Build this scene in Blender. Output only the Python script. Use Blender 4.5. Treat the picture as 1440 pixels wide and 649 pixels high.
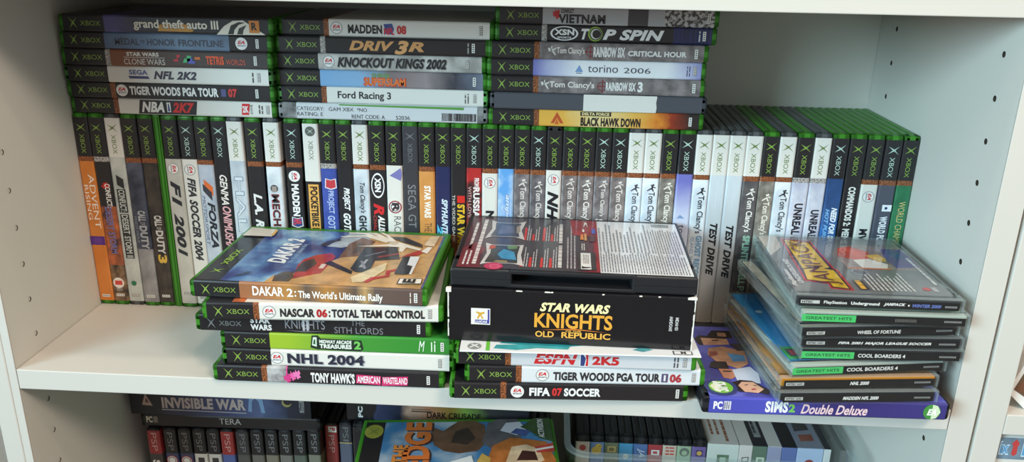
import bpy, bmesh, math, random
from mathutils import Matrix, Vector
for o in list(bpy.data.objects): bpy.data.objects.remove(o)
SC = bpy.context.scene
COL = SC.collection
MM = 0.001
R_ = math.radians
random.seed(7)

# ------------------------------------------------------------------ camera
cam = bpy.data.objects.new('camera', bpy.data.cameras.new('camera'))
COL.objects.link(cam)
cam.data.sensor_width = 36.0
cam.data.lens = 36.0 * 1156.5 / 1440.0
cam.data.clip_start = 0.01
cam.matrix_world = (Matrix.Translation((0.43954, -0.58744, 0.33951))
                    @ Matrix.Rotation(R_(2.71), 4, 'Z') @ Matrix.Rotation(R_(90 - 18.99), 4, 'X')
                    @ Matrix.Rotation(R_(1.11), 4, 'Z'))
SC.camera = cam
SC.view_settings.view_transform = 'Standard'
SC.view_settings.look = 'None'
SC.view_settings.exposure = -0.14
SC.view_settings.gamma = 1.0
SC.view_settings.use_curve_mapping = False
SC.cycles.transparent_max_bounces = 48
SC.cycles.max_bounces = 10

# ------------------------------------------------------------------ light
world = bpy.data.worlds.new('shop_ambient')
SC.world = world
world.use_nodes = True
world.node_tree.nodes['Background'].inputs[0].default_value = (0.95, 0.93, 0.90, 1)
world.node_tree.nodes['Background'].inputs[1].default_value = 0.50

def lamp(name, loc, target, sx, sy, power, color, spread=180):
    d = bpy.data.lights.new(name, 'AREA')
    d.shape = 'RECTANGLE'; d.size = sx; d.size_y = sy; d.energy = power; d.color = color
    d.spread = R_(spread)
    o = bpy.data.objects.new(name, d); COL.objects.link(o)
    o.location = loc
    o.rotation_euler = (Vector(target) - Vector(loc)).to_track_quat('-Z', 'Y').to_euler()
    return o
# warm ceiling spot to the right, a long ceiling tube overhead, cool shop daylight from the left front
lamp('ceiling_spot_lamp', (0.55, -0.64, 1.42), (0.1, 0.1, 0.0), 0.10, 0.10, 5.0, (1.0, 0.76, 0.54))
lamp('ceiling_tube_lamp', (0.30, -0.17, 2.0), (0.30, 0.0, 0.0), 1.3, 0.06, 7.0, (1.0, 0.88, 0.74))
lamp('shop_window_light', (-1.5, -1.95, 0.85), (0.95, 0.1, 0.05), 1.2, 0.9, 13.5, (0.58, 0.89, 1.0), 58)
lamp('ceiling_panel_lamp', (1.6, -1.5, 1.75), (0.1, 0.1, 0.1), 0.7, 0.5, 18.0, (1.0, 0.85, 0.70), 120)

# ------------------------------------------------------------------ materials
def lin(c):
    return tuple(((v / 255) / 12.92 if v / 255 <= 0.04045 else ((v / 255 + 0.055) / 1.055) ** 2.4) for v in c) + (1,)
_M = {}
def mat(c, rough=0.42, coat=0.0, spec=0.4, metallic=0.0):
    key = (c, rough, coat, spec, metallic)
    if key in _M: return _M[key]
    m = bpy.data.materials.new('plain'); m.use_nodes = True
    b = m.node_tree.nodes['Principled BSDF']
    b.inputs['Base Color'].default_value = lin(c)
    b.inputs['Roughness'].default_value = rough
    b.inputs['Coat Weight'].default_value = coat
    b.inputs['Coat Roughness'].default_value = 0.12
    b.inputs['Specular IOR Level'].default_value = spec
    b.inputs['Metallic'].default_value = metallic
    # faint procedural unevenness of the surface
    n = m.node_tree.nodes.new('ShaderNodeTexNoise'); n.inputs['Scale'].default_value = 90
    t = m.node_tree.nodes.new('ShaderNodeTexCoord')
    r = m.node_tree.nodes.new('ShaderNodeMapRange')
    r.inputs['To Min'].default_value = max(0.02, rough - 0.06); r.inputs['To Max'].default_value = rough + 0.06
    L = m.node_tree.links.new
    L(t.outputs['Object'], n.inputs['Vector']); L(n.outputs['Fac'], r.inputs['Value']); L(r.outputs['Result'], b.inputs['Roughness'])
    _M[key] = m
    return m
def printed(stops, scale=80, axis=None, length=0.19, contrast=0.18, rough=0.34, stretch=(1, 1, 1), wob=0.0):
    """Printed paper under clear film: a noise pattern (axis None) or a colour run along an axis, disturbed by noise."""
    key = (tuple(stops), scale, axis, length, contrast, stretch, wob)
    if key in _M: return _M[key]
    m = bpy.data.materials.new('printed'); m.use_nodes = True
    nt = m.node_tree; L = nt.links.new
    b = nt.nodes['Principled BSDF']
    b.inputs['Roughness'].default_value = rough; b.inputs['Coat Weight'].default_value = 0.35; b.inputs['Coat Roughness'].default_value = 0.12
    b.inputs['Specular IOR Level'].default_value = 0.35
    tc = nt.nodes.new('ShaderNodeTexCoord'); mp = nt.nodes.new('ShaderNodeMapping'); mp.inputs['Scale'].default_value = stretch
    nz = nt.nodes.new('ShaderNodeTexNoise'); nz.inputs['Scale'].default_value = scale; nz.inputs['Detail'].default_value = 6
    rp = nt.nodes.new('ShaderNodeValToRGB')
    L(tc.outputs['Object'], mp.inputs['Vector']); L(mp.outputs['Vector'], nz.inputs['Vector'])
    if axis is None:
        mr = nt.nodes.new('ShaderNodeMapRange'); mr.inputs['From Min'].default_value = 0.5 - contrast; mr.inputs['From Max'].default_value = 0.5 + contrast
        L(nz.outputs['Fac'], mr.inputs['Value']); L(mr.outputs['Result'], rp.inputs['Fac'])
    else:
        sx = nt.nodes.new('ShaderNodeSeparateXYZ'); L(tc.outputs['Object'], sx.inputs['Vector'])
        dv = nt.nodes.new('ShaderNodeMath'); dv.operation = 'MULTIPLY_ADD'
        if axis == '-Z': dv.inputs[1].default_value = -1 / length; dv.inputs[2].default_value = 1.0
        else: dv.inputs[1].default_value = 1 / length; dv.inputs[2].default_value = 0.0
        L(sx.outputs['Z' if axis == '-Z' else axis], dv.inputs[0])
        ad = nt.nodes.new('ShaderNodeMath'); ad.operation = 'MULTIPLY_ADD'; ad.inputs[1].default_value = wob
        sb = nt.nodes.new('ShaderNodeMath'); sb.operation = 'SUBTRACT'; sb.inputs[1].default_value = 0.5
        L(nz.outputs['Fac'], sb.inputs[0]); L(sb.outputs[0], ad.inputs[0]); L(dv.outputs[0], ad.inputs[2]); L(ad.outputs[0], rp.inputs['Fac'])
    el = rp.color_ramp.elements
    while len(el) < len(stops): el.new(0.5)
    for e, (p, c) in zip(el, stops): e.position = p; e.color = lin(c)
    L(rp.outputs['Color'], b.inputs['Base Color'])
    _M[key] = m
    return m
def mot(c1, c2, scale=90, contrast=0.16, stretch=(1, 1, 1)): return printed(((0.0, c1), (1.0, c2)), scale, None, 0.19, contrast, 0.34, stretch)
def clear_plastic(name, tint=(1, 1, 1), haze=0.05, strength=1.0):
    m = bpy.data.materials.new(name); m.use_nodes = True
    nt = m.node_tree; nt.nodes.clear(); L = nt.links.new
    out = nt.nodes.new('ShaderNodeOutputMaterial')
    tr = nt.nodes.new('ShaderNodeBsdfTransparent'); tr.inputs['Color'].default_value = (*tint, 1)
    gl = nt.nodes.new('ShaderNodeBsdfGlossy'); gl.inputs['Roughness'].default_value = 0.06
    df = nt.nodes.new('ShaderNodeBsdfDiffuse'); df.inputs['Color'].default_value = (0.85, 0.9, 0.9, 1)
    fr = nt.nodes.new('ShaderNodeFresnel'); fr.inputs['IOR'].default_value = 1.5
    ml = nt.nodes.new('ShaderNodeMath'); ml.operation = 'MULTIPLY'; ml.inputs[1].default_value = strength
    m1 = nt.nodes.new('ShaderNodeMixShader'); m1.inputs['Fac'].default_value = haze
    m2 = nt.nodes.new('ShaderNodeMixShader')
    # faint smudges over the plastic
    nz = nt.nodes.new('ShaderNodeTexNoise'); nz.inputs['Scale'].default_value = 40
    tc = nt.nodes.new('ShaderNodeTexCoord'); mr = nt.nodes.new('ShaderNodeMapRange')
    mr.inputs['To Min'].default_value = 0.03; mr.inputs['To Max'].default_value = 0.12
    L(tc.outputs['Object'], nz.inputs['Vector']); L(nz.outputs['Fac'], mr.inputs['Value']); L(mr.outputs['Result'], gl.inputs['Roughness'])
    L(tr.outputs[0], m1.inputs[1]); L(df.outputs[0], m1.inputs[2])
    gm = nt.nodes.new('ShaderNodeNewGeometry'); fb = nt.nodes.new('ShaderNodeMath'); fb.operation = 'SUBTRACT'; fb.inputs[0].default_value = 1.0
    fm = nt.nodes.new('ShaderNodeMath'); fm.operation = 'MULTIPLY'
    L(gm.outputs['Backfacing'], fb.inputs[1]); L(fb.outputs[0], fm.inputs[0]); L(fr.outputs[0], fm.inputs[1])
    L(fm.outputs[0], ml.inputs[0]); L(ml.outputs[0], m2.inputs['Fac']); L(m1.outputs[0], m2.inputs[1]); L(gl.outputs[0], m2.inputs[2])
    L(m2.outputs[0], out.inputs['Surface'])
    return m
CLEAR = clear_plastic('clear_polystyrene', (0.985, 0.995, 0.995), 0.004, 1.0)
CLEAR_EDGE = clear_plastic('clear_polystyrene_rim', (0.94, 0.975, 0.975), 0.10)
CLEAR_TUB = clear_plastic('clear_tub_plastic', (0.96, 0.98, 0.985), 0.03)

K = (34, 32, 35); W = (220, 217, 211)
GREEN = (58, 128, 32); GREYS = (84, 86, 88)
BLACKP = (26, 26, 28)

# ------------------------------------------------------------------ mesh building (in millimetres)
_T = {}
def text_outline(s, style):
    key = (s, style)
    if key in _T: return _T[key]
    cu = bpy.data.curves.new('lettering', 'FONT')
    cu.body = s; cu.resolution_u = 3
    cu.offset = 0.046 if 'B' in style else (0.024 if 'b' in style else 0.0)
    if 'B' in style: cu.space_character = 1.06
    cu.shear = 0.28 if 'i' in style else 0.0
    ob = bpy.data.objects.new('lettering', cu)
    me = ob.to_mesh()
    vs = [(v.co.x, v.co.y) for v in me.vertices]
    fs = [tuple(p.vertices) for p in me.polygons]
    ob.to_mesh_clear(); bpy.data.objects.remove(ob); bpy.data.curves.remove(cu)
    x0 = min(v[0] for v in vs); x1 = max(v[0] for v in vs); y0 = min(v[1] for v in vs); y1 = max(v[1] for v in vs)
    vs = [((x - x0) / (x1 - x0), (y - y0) / (y1 - y0)) for x, y in vs]
    _T[key] = (vs, fs)
    return _T[key]

class MB:
    def __init__(s, xf=None): s.v = []; s.f = []; s.m = []; s.mats = []; s.xf = xf or (lambda p: p); s.sm = []
    def mi(s, m):
        if m not in s.mats: s.mats.append(m)
        return s.mats.index(m)
    def add(s, vs, fs, m, smooth=False):
        b = len(s.v); k = s.mi(m)
        s.v += [s.xf(tuple(p)) for p in vs]
        for f in fs: s.f.append(tuple(b + i for i in f)); s.m.append(k); s.sm.append(smooth)
    def box(s, x0, x1, y0, y1, z0, z1, m, bev=0.0, seg=2):
        bm = bmesh.new(); bmesh.ops.create_cube(bm, size=1)
        for v in bm.verts: v.co = ((x0 + x1) / 2 + v.co.x * (x1 - x0), (y0 + y1) / 2 + v.co.y * (y1 - y0), (z0 + z1) / 2 + v.co.z * (z1 - z0))
        if bev: bmesh.ops.bevel(bm, geom=bm.edges[:], offset=bev, segments=seg, affect='EDGES', profile=0.5)
        bm.verts.index_update()
        s.add([v.co[:] for v in bm.verts], [[v.index for v in f.verts] for f in bm.faces], m); bm.free()
    def poly(s, pts, m): s.add(pts, [tuple(range(len(pts)))], m)
    def prism(s, pts, ax, a, b, m):
        """pts: 2D outline extruded along axis ax from a to b."""
        def P(p, h): return {'x': (h, p[0], p[1]), 'y': (p[0], h, p[1]), 'z': (p[0], p[1], h)}[ax]
        n = len(pts)
        s.add([P(p, a) for p in pts] + [P(p, b) for p in pts],
              [tuple(range(n)), tuple(range(2 * n - 1, n - 1, -1))] + [(i, (i + 1) % n, n + (i + 1) % n, n + i) for i in range(n)], m)
    def build_split(s, name, parent):
        """Build print whose pieces lie far apart on the surface as one object per piece."""
        par = list(range(len(s.v)))
        def find(i):
            while par[i] != i: par[i] = par[par[i]]; i = par[i]
            return i
        for f in s.f:
            for i in f[1:]: par[find(i)] = find(f[0])
        isl = {}
        for q, f in enumerate(s.f): isl.setdefault(find(f[0]), []).append(q)
        B = []
        for fs in isl.values():
            P = [s.v[i] for q in fs for i in s.f[q]]
            lo = [min(p[k] for p in P) for k in range(3)]; hi = [max(p[k] for p in P) for k in range(3)]
            B.append((lo, hi, max(h - l for l, h in zip(lo, hi)), fs))
        g = list(range(len(B)))
        def fg(i):
            while g[i] != i: g[i] = g[g[i]]; i = g[i]
            return i
        for i in range(len(B)):
            for j in range(i):
                gap = math.sqrt(sum(max(0, B[i][0][k] - B[j][1][k], B[j][0][k] - B[i][1][k]) ** 2 for k in range(3)))
                if gap <= max(18, .48 * max(B[i][2], B[j][2])): g[fg(i)] = fg(j)
        cl = {}
        for i in range(len(B)): cl.setdefault(fg(i), []).extend(B[i][3])
        for fs in cl.values():
            n = MB()
            used = {}
            for q in sorted(fs):
                f = []
                for i in s.f[q]:
                    if i not in used: used[i] = len(n.v); n.v.append(s.v[i])
                    f.append(used[i])
                n.f.append(tuple(f)); n.m.append(n.mi(s.mats[s.m[q]])); n.sm.append(False)
            n.build(name, parent)
    def build(s, name, parent=None):
        me = bpy.data.meshes.new(name)
        me.from_pydata([(x * MM, y * MM, z * MM) for x, y, z in s.v], [], s.f)
        for m in s.mats: me.materials.append(m)
        me.polygons.foreach_set('material_index', s.m)
        me.polygons.foreach_set('use_smooth', s.sm)
        bm = bmesh.new(); bm.from_mesh(me); bmesh.ops.recalc_face_normals(bm, faces=bm.faces); bm.to_mesh(me); bm.free()
        return link(name, me, parent)
def link(name, me, parent=None):
    o = bpy.data.objects.new(name, me); COL.objects.link(o)
    if parent: o.parent = parent
    return o
def thing(name, label, cat, loc, rz=0.0, group=None):
    o = bpy.data.objects.new(name, None); COL.objects.link(o)
    o.empty_display_size = 0.02
    o.location = tuple(v * MM for v in loc); o.rotation_euler = (0, 0, R_(rz))
    o['label'] = label; o['category'] = cat
    if group: o['group'] = group
    return o
def rrect(w, h, r, n=4, x0=0, y0=0):
    P = []
    for cx, cy, a in ((x0 + w - r, y0 + r, -90), (x0 + w - r, y0 + h - r, 0), (x0 + r, y0 + h - r, 90), (x0 + r, y0 + r, 180)):
        for k in range(n + 1): P.append((cx + r * math.cos(R_(a + 90 * k / n)), cy + r * math.sin(R_(a + 90 * k / n))))
    return P

# ------------------------------------------------------------------ printed matter: elements placed through a map (a, b, layer) -> 3D
XM = [(-1, 1.1), (-.19, .10), (-.85, -1.1), (-.0, -.20), (.85, -1.1), (.19, .10), (1, 1.1), (.0, .26)]
INK = {'k': (34, 32, 36), 'w': (216, 214, 211), 'r': (200, 40, 46), 'g': (140, 176, 60)}
def ink(c): return mat(INK.get(c, c), 0.36, 0.3)
def art_ink(c, pts):
    """Painted areas of a cover: the larger ones are printed with a brushy variation of their colour."""
    w = max(p[0] for p in pts) - min(p[0] for p in pts); h = max(p[1] for p in pts) - min(p[1] for p in pts)
    if not isinstance(c, tuple) or min(w, h) < 7 or min(c) > 185: return ink(c)
    return mot(tuple(int(v * .82) for v in c), tuple(min(255, int(v * 1.07 + 3)) for v in c), 70, .22)
def put_text(mb, mp, s, a0, a1, b0, b1, c, style, lay):
    vs, fs = text_outline(s, style)
    mb.add([mp(a0 + (a1 - a0) * x, b0 + (b1 - b0) * y, lay) for x, y in vs], fs, c if not isinstance(c, tuple) else ink(c))
def put_disc(mb, mp, a, b, r, T, c, lay, n=20, r2=None):
    mb.poly([mp(a + r * math.cos(6.2832 * k / n), b + (r2 or r) / T * math.sin(6.2832 * k / n), lay) for k in range(n)], ink(c))
def elements(mb, mp, els, T):
    """T is the number of millimetres that b = 0..1 spans."""
    lay = 0
    for e in els:
        lay += 1; k = e[0]
        if k == 'T': put_text(mb, mp, e[1], e[2], e[3], e[4], e[5], e[6], e[7], lay)
        elif k == 'P': mb.poly([mp(a, b, lay) for a, b in e[1]], art_ink(e[2], e[1]) if T == 1.0 else ink(e[2]))
        elif k == 'D': put_disc(mb, mp, e[1], e[2], e[3], T, e[4], lay)
        elif k in ('EA', 'EAW'):
            a = e[1]; g = (236, 234, 232) if k == 'EAW' else (150, 150, 150)
            put_disc(mb, mp, a, .5, 5.3, T, g, lay); put_disc(mb, mp, a, .5, 4.7, T, (206, 204, 202), lay + 1); put_disc(mb, mp, a, .5, 4.5, T, (228, 226, 224), lay + 2)
            if mp(0, 0, 0) == mp(0, 0, 0):
                put_text(mb, mp, 'EA', a - 3.4, a + 3.2, .47, .68, (196, 44, 52), 'Bi', lay + 3)
                put_text(mb, mp, 'SPORTS', a - 3.4, a + 3.4, .33, .42, (90, 92, 104), 'B', lay + 3)
            lay += 3
        elif k == 'R':
            a = e[1]; mb.poly([mp(a - 1.3, .24, lay), mp(a + 1.3, .24, lay), mp(a + 1.3, .78, lay), mp(a - 1.3, .78, lay)], ink((226, 224, 220)))
            for q in range(4): mb.poly([mp(a - .7, .3 + q * .12, lay + 1), mp(a + .7, .3 + q * .12, lay + 1), mp(a + .7, .36 + q * .12, lay + 1), mp(a - .7, .36 + q * .12, lay + 1)], ink((60, 58, 60)))
            lay += 1
        elif k == 'RO':
            a = e[1]; mb.poly([mp(a - 1.4, .24, lay), mp(a + 1.4, .24, lay), mp(a + 1.4, .78, lay), mp(a - 1.4, .78, lay)], ink((110, 106, 104)))
            mb.poly([mp(a - 1.1, .27, lay + 1), mp(a + 1.1, .27, lay + 1), mp(a + 1.1, .75, lay + 1), mp(a - 1.1, .75, lay + 1)], ink((206, 202, 198)))
            for q in range(4): mb.poly([mp(a - .6, .31 + q * .11, lay + 2), mp(a + .6, .31 + q * .11, lay + 2), mp(a + .6, .36 + q * .11, lay + 2), mp(a - .6, .36 + q * .11, lay + 2)], ink((70, 68, 70)))
            lay += 2
        elif k == 'SPL':
            rnd = random.Random(3); a, b = e[1], e[2]; n = 22
            mb.poly([mp(a + 4.2 * f * math.cos(6.2832 * q / n), b + 5.4 / T * f * math.sin(6.2832 * q / n), lay) for q in range(n) for f in [rnd.uniform(.35, 1.0)]], ink(e[3]))
        elif k == 'FIG':
            a, b, c = e[1], e[2], e[3]
            for P in ([(-3, -.05), (-1, .02), (1, .0), (3.4, .12), (3.4, .2), (1, .12), (-1, .12), (-2.8, .08)], [(0, -.02), (2.6, -.26), (3.3, -.22), (1.2, .05)], [(-1.4, .05), (-.6, .3), (.2, .28), (-.4, .02)]):
                mb.poly([mp(a + x, b + y, lay) for x, y in P], ink(c))
            put_disc(mb, mp, a - 2.6, b + .12, 1.0, T, c, lay + 1); lay += 1
        elif k == 'SH':
            a, b, c = e[1], e[2], e[3]
            S = [(-5, .34), (4, .38), (6, .0), (4, -.38), (-5, -.34), (-3.6, 0)]
            mb.poly([mp(a + x, b + y, lay) for x, y in S], ink((222, 220, 222))); mb.poly([mp(a + x * .84, b + y * .84, lay + 1) for x, y in S], ink(c)); lay += 1
        elif k == 'OV':
            a, b = e[1], e[2]
            for rr, c in ((1, (232, 232, 234)), (.86, (34, 32, 36))):
                mb.poly([mp(a + 12 * rr * math.cos(6.2832 * q / 28), b + .42 * rr * math.sin(6.2832 * q / 28), lay) for q in range(28)], ink(c)); lay += 1
        elif k == 'RING':
            a, b = e[1], e[2]
            for r, c in ((6.2, (150, 60, 66)), (5.0, (226, 224, 224)), (4.2, (90, 84, 88)), (3.3, (226, 224, 224))):
                put_disc(mb, mp, a, b, r, T, c, lay); lay += 1
        elif k == 'BAR':
            a, a1, b0, b1 = e[1:5]; rnd = random.Random(5)
            while a < a1:
                w = rnd.choice((.35, .35, .7, 1.0)); mb.poly([mp(a, b0, lay), mp(a + w, b0, lay), mp(a + w, b1, lay), mp(a, b1, lay)], ink((40, 40, 44))); a += w + rnd.choice((.35, .5, .8))
        elif k == 'LINES':   # rows of print too small to read: e = (a0, a1, b0, b1, rows, color)
            a0, a1, b0, b1, n, c = e[1:7]; rnd = random.Random(int(a0 * 7 + n))
            for q in range(n):
                aa = a0 + (a1 - a0) * q / n; w = (a1 - a0) / n * .42; x = b0; end = b1 if len(e) < 8 else b0 + (b1 - b0) * rnd.uniform(e[7], 1)
                while x < end:
                    l = rnd.uniform(2, 9) / T; mb.poly([mp(aa, x, lay), mp(aa + w, x, lay), mp(aa + w, min(end, x + l), lay), mp(aa, min(end, x + l), lay)], ink(c)); x += l + .9 / T
def xmark(mb, mp, a, b, sa, sb, c, lay=1): mb.poly([mp(a + x * sa, b + y * sb, lay) for x, y in XM], ink(c))

# ------------------------------------------------------------------ a keep case (game case): 190 x 135, spine towards -Y
# local frame: X along the spine from the case's top, Y into depth, Z across the thickness
def rot_std(Lc): return lambda p: (p[2], p[1], Lc - p[0])
_SH = {}
def shell_mesh(L_, D_, T, color, standing):
    key = (L_, D_, T, color, standing)
    if key in _SH: return _SH[key]
    mb = MB(rot_std(L_) if standing else None)
    m = mat(color, 0.36, 0.0, 0.45)
    h = T * 0.48
    mb.box(0, L_, 0, D_, 0, h, m, min(2.2, h * .42), 3)
    mb.box(0, L_, 0, D_, T - h, T, m, min(2.2, h * .42), 3)
    mb.box(0, L_, 0, 9, 0, T, m, min(2.2, T * .2), 3)
    mb.box(0.9, L_ - 0.9, 0.9, D_ - 1.2, h * .6, T - h * .6, mat(tuple(int(v * .8) for v in color), 0.4), 0.3, 1)
    mb.box(4, L_ - 4, 0.9, 5, 1.2, T - 1.2, m, 0.3, 1)
    o = mb.build('shell'); me = o.data; bpy.data.objects.remove(o)
    _SH[key] = me
    return me
ZM = {}
def zone(n, standing):
    """Print on the spine by name."""
    if not isinstance(n, str): return n if not isinstance(n, tuple) else mat(n, 0.34, 0.35)
    ax = '-Z' if standing else 'X'
    st = (1, 1, .3) if standing else (.3, 1, 1)
    return {
        'K': lambda: mat(K, 0.34, 0.35), 'W': lambda: mat(W, 0.34, 0.35), 'dk': lambda: mat((36, 33, 36), 0.34, 0.35),
        'or': lambda: mot((196, 112, 44), (212, 132, 62), 30), 'fire': lambda: mot((70, 48, 50), (206, 110, 60), 70), 'camo': lambda: mot((48, 42, 40), (150, 116, 84), 110),
        'pale': lambda: mot((164, 170, 168), (196, 200, 196), 60), 'navy': lambda: mot((44, 48, 64), (84, 90, 108), 60), 'stone': lambda: mot((112, 110, 114), (160, 160, 164), 50),
        'brn': lambda: mot((40, 37, 38), (74, 66, 60), 80), 'pale2': lambda: mot((180, 176, 168), (204, 200, 192), 40), 'sky2': lambda: mot((158, 170, 190), (206, 212, 220), 40),
        'silv': lambda: mot((176, 186, 196), (214, 220, 226), 50), 'frost': lambda: mot((186, 194, 202), (222, 226, 230), 60), 'frost2': lambda: mot((176, 186, 196), (214, 222, 230), 60),
        'blue': lambda: mot((48, 64, 142), (76, 94, 172), 40), 'char': lambda: mat((58, 58, 64), 0.34, 0.35), 'tan': lambda: mot((198, 132, 66), (216, 154, 88), 30),
        'mid': lambda: printed(((0, (36, 42, 84)), (.45, (36, 42, 84)), (.65, (48, 58, 76)), (1, (60, 80, 110))), 60, ax, .19, .2, wob=.2),
        'redk': lambda: mot((60, 36, 38), (176, 44, 44), 60, .08), 'skyb': lambda: mot((96, 158, 220), (206, 222, 238), 50, .12), 'gry': lambda: mot((98, 92, 94), (142, 134, 136), 110, .14),
        'gryd': lambda: mot((86, 82, 86), (124, 118, 122), 110, .14), 'gryw': lambda: mot((100, 92, 92), (140, 130, 130), 110, .14), 'gryo': lambda: mot((104, 100, 94), (148, 142, 134), 110, .14),
        'ice': lambda: mot((192, 204, 216), (226, 232, 238), 60), 'viol': lambda: printed(((0, (96, 98, 172)), (.26, (110, 112, 186)), (.42, (196, 202, 226)), (.7, (216, 222, 234)), (1, (150, 156, 206))), 60, ax, .19, .2, wob=.06),
        'silvt': lambda: printed(((0, (214, 220, 226)), (.3, (196, 206, 214)), (.7, (160, 164, 168)), (1, (176, 168, 164))), 120, ax, .19, .2, wob=.25, stretch=(4, 4, .4) if standing else (.4, 4, 4)),
        'dkf': lambda: mot((70, 68, 72), (100, 96, 98), 90), 'lav': lambda: mot((176, 178, 200), (224, 226, 234), 45), 'ocean': lambda: printed(((0, (30, 50, 84)), (.3, (40, 74, 124)), (.6, (60, 120, 190)), (1, (40, 80, 140))), 60, ax, .19, .2, wob=.3),
        'wpt': lambda: mat((76, 78, 92), 0.34, 0.35), 'grn': lambda: mot((36, 104, 70), (58, 132, 92), 50),
        'O': lambda: mot((36, 22, 20), (176, 104, 62), 900, .16), 'S': lambda: mot((70, 66, 66), (206, 200, 196), 700, .2),
        'cloud': lambda: printed(((0, (60, 66, 84)), (.3, (92, 116, 150)), (.55, (112, 136, 164)), (.8, (96, 112, 136)), (1, (44, 48, 60))), 70, ax, .19, .2, wob=.25),
        'gta': lambda: printed(((0, (84, 86, 140)), (.26, (84, 84, 136)), (.36, (60, 58, 76)), (.44, (44, 41, 45)), (1, (44, 41, 45))), 50, ax, .19, .2, wob=.12),
        'umber': lambda: printed(((0, (128, 78, 54)), (.3, (128, 78, 54)), (.46, (84, 70, 66)), (1, (62, 58, 60))), 70, ax, .19, .2, wob=.12),
        'knock': lambda: mot((150, 146, 142), (206, 202, 198), 60), 'slam': lambda: printed(((0, (110, 160, 212)), (.4, (132, 170, 206)), (.55, (128, 112, 116)), (.72, (150, 138, 140)), (.84, (60, 60, 70)), (1, (120, 130, 150))), 60, ax, .19, .2, wob=.12),
        'viet': lambda: mat((178, 178, 182), 0.34, 0.35), 'camod': lambda: mot((62, 58, 56), (186, 184, 184), 330, .07), 'bluek': lambda: mot((34, 34, 40), (44, 52, 104), 60, .15, (12, .2, .2)),
        'tor': lambda: printed(((0, (110, 112, 176)), (.22, (112, 114, 178)), (.32, (186, 188, 216)), (.42, (228, 228, 232)), (.82, (228, 228, 232)), (.93, (170, 172, 208)), (1, (110, 112, 176))), 60, ax, .19, .2, wob=.05),
        'bhd': lambda: printed(((0, (216, 160, 62)), (.35, (226, 172, 74)), (.5, (226, 206, 150)), (.68, (226, 176, 84)), (.79, (216, 130, 46)), (.84, (150, 54, 30)), (.89, (110, 44, 30)), (.93, (44, 38, 36)), (1, (40, 36, 36))), 90, ax, .19, .2, wob=.12),
        'mid2': lambda: printed(((0, (168, 186, 48)), (.3, (150, 182, 50)), (.6, (66, 144, 56)), (1, (48, 128, 50))), 300, ax, .19, .2, wob=.06),
        'dakar': lambda: printed(((0, (150, 98, 66)), (.3, (156, 104, 70)), (.42, (178, 128, 70)), (.5, (100, 84, 74)), (.58, (176, 124, 66)), (.7, (96, 80, 72)), (.74, (186, 150, 100)), (.78, (100, 84, 78)), (1, (92, 72, 66))), 200, ax, .19, .2, wob=.03, stretch=(.6, .05, .05)),
        'tony': lambda: mot((120, 116, 118), (206, 204, 204), 90), 'clam': lambda: mot((70, 70, 72), (150, 150, 150), 90), 'purple': lambda: printed(((0, (70, 74, 168)), (.3, (78, 80, 180)), (.5, (56, 48, 110)), (1, (62, 56, 124))), 50, ax, .19, .2, wob=.1),
    }[n]()
def make_case(loc, rz, T, standing, shell, top, band, zones, els, label, group, cover=None, L_=190, D_=134.5, cat='game case', name='game_case', bend=(40.6, 45.2), cover_els=None, mark=None, z0=4.0, z1=185.6, wordtext='XBOX', sleeve_y=126):
    t = thing(name, label, cat, loc, rz, group)
    link('shell', shell_mesh(L_, D_, T, shell, standing), t)
    if top is None and not zones: return t
    xf = rot_std(L_) if standing else None
    # printed sleeve wrapped round the spine
    o = 0.12; r = min(1.5, T * .12); sleeve_y = min(sleeve_y, D_ - 6)
    prof = [(sleeve_y, -o), (r, -o), (r * .3, r * .3 - o), (-o, r), (-o, T - r), (r * .3, T - r * .3 + o), (r, T + o), (sleeve_y, T + o)]
    cuts = []
    if top is not None:
        cuts.append((z0, {'K': 'K', 'W': 'W', 'X': 'W', 'D': 'char'}.get(top, top)))
        e = bend[0] if top != 'X' else 58.0
        if band: cuts.append((e, band)); e = bend[1]
    else: e = z0
    for z in zones: cuts.append((e, z[0]) if len(z) == 1 else z)
    ends = [c[0] for c in cuts[1:]] + [z1]
    mb = MB(xf)
    for (a, zn), b in zip(cuts, ends):
        m = zone(zn, standing)
        vs = [(a, y, z) for y, z in prof] + [(b, y, z) for y, z in prof]; n = len(prof)
        flat = [i for i in range(1, n - 2)]
        mb.add(vs, [(i, i + 1, n + i + 1, n + i) for i in flat], m)
        if cover is None: mb.add(vs, [(0, 1, n + 1, n), (n - 2, n - 1, 2 * n - 1, 2 * n - 2)], m)
    if cover is not None:
        cz = [c[0] for c in cover[1:]] + [z1]
        for (a, zn), b in zip(cover, cz):
            for zz in (-o, T + o): mb.poly([(a, r, zz), (b, r, zz), (b, sleeve_y, zz), (a, sleeve_y, zz)], zone(zn, standing))
    sl = mb.build('printed_sleeve', t)
    mp = lambda a, b, l: (a, -o - .10 - .025 * l, b * T)
    if top in ('K', 'W', 'X', 'D'):
        mb = MB(xf)
        c = mark or {'K': (130, 160, 72), 'W': (100, 124, 62), 'X': (120, 132, 116), 'D': (112, 114, 116)}[top]
        if top == 'X':
            put_disc(mb, mp, 11, .5, 4.6, T, (92, 96, 92), 1); xmark(mb, mp, 11, .5, 2.8, 2.8 / T, (180, 190, 176), 2)
        else: xmark(mb, mp, 13.2, .5, 3.9, 4.3 / T, c)
        put_text(mb, mp, wordtext, 19.6, 37.6, .35, .64, c, '', 1)
        mb.build('logo_mark', sl)
    if els:
        mb = MB(xf); elements(mb, mp, els, T); mb.build_split('spine_lettering', sl)
    if cover_els:
        mb = MB(xf); mp2 = lambda a, b, l: (a, b, T + o + .10 + .03 * l)
        elements(mb, mp2, cover_els, 1.0); mb.build_split('cover_artwork', sl)
    return t
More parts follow.
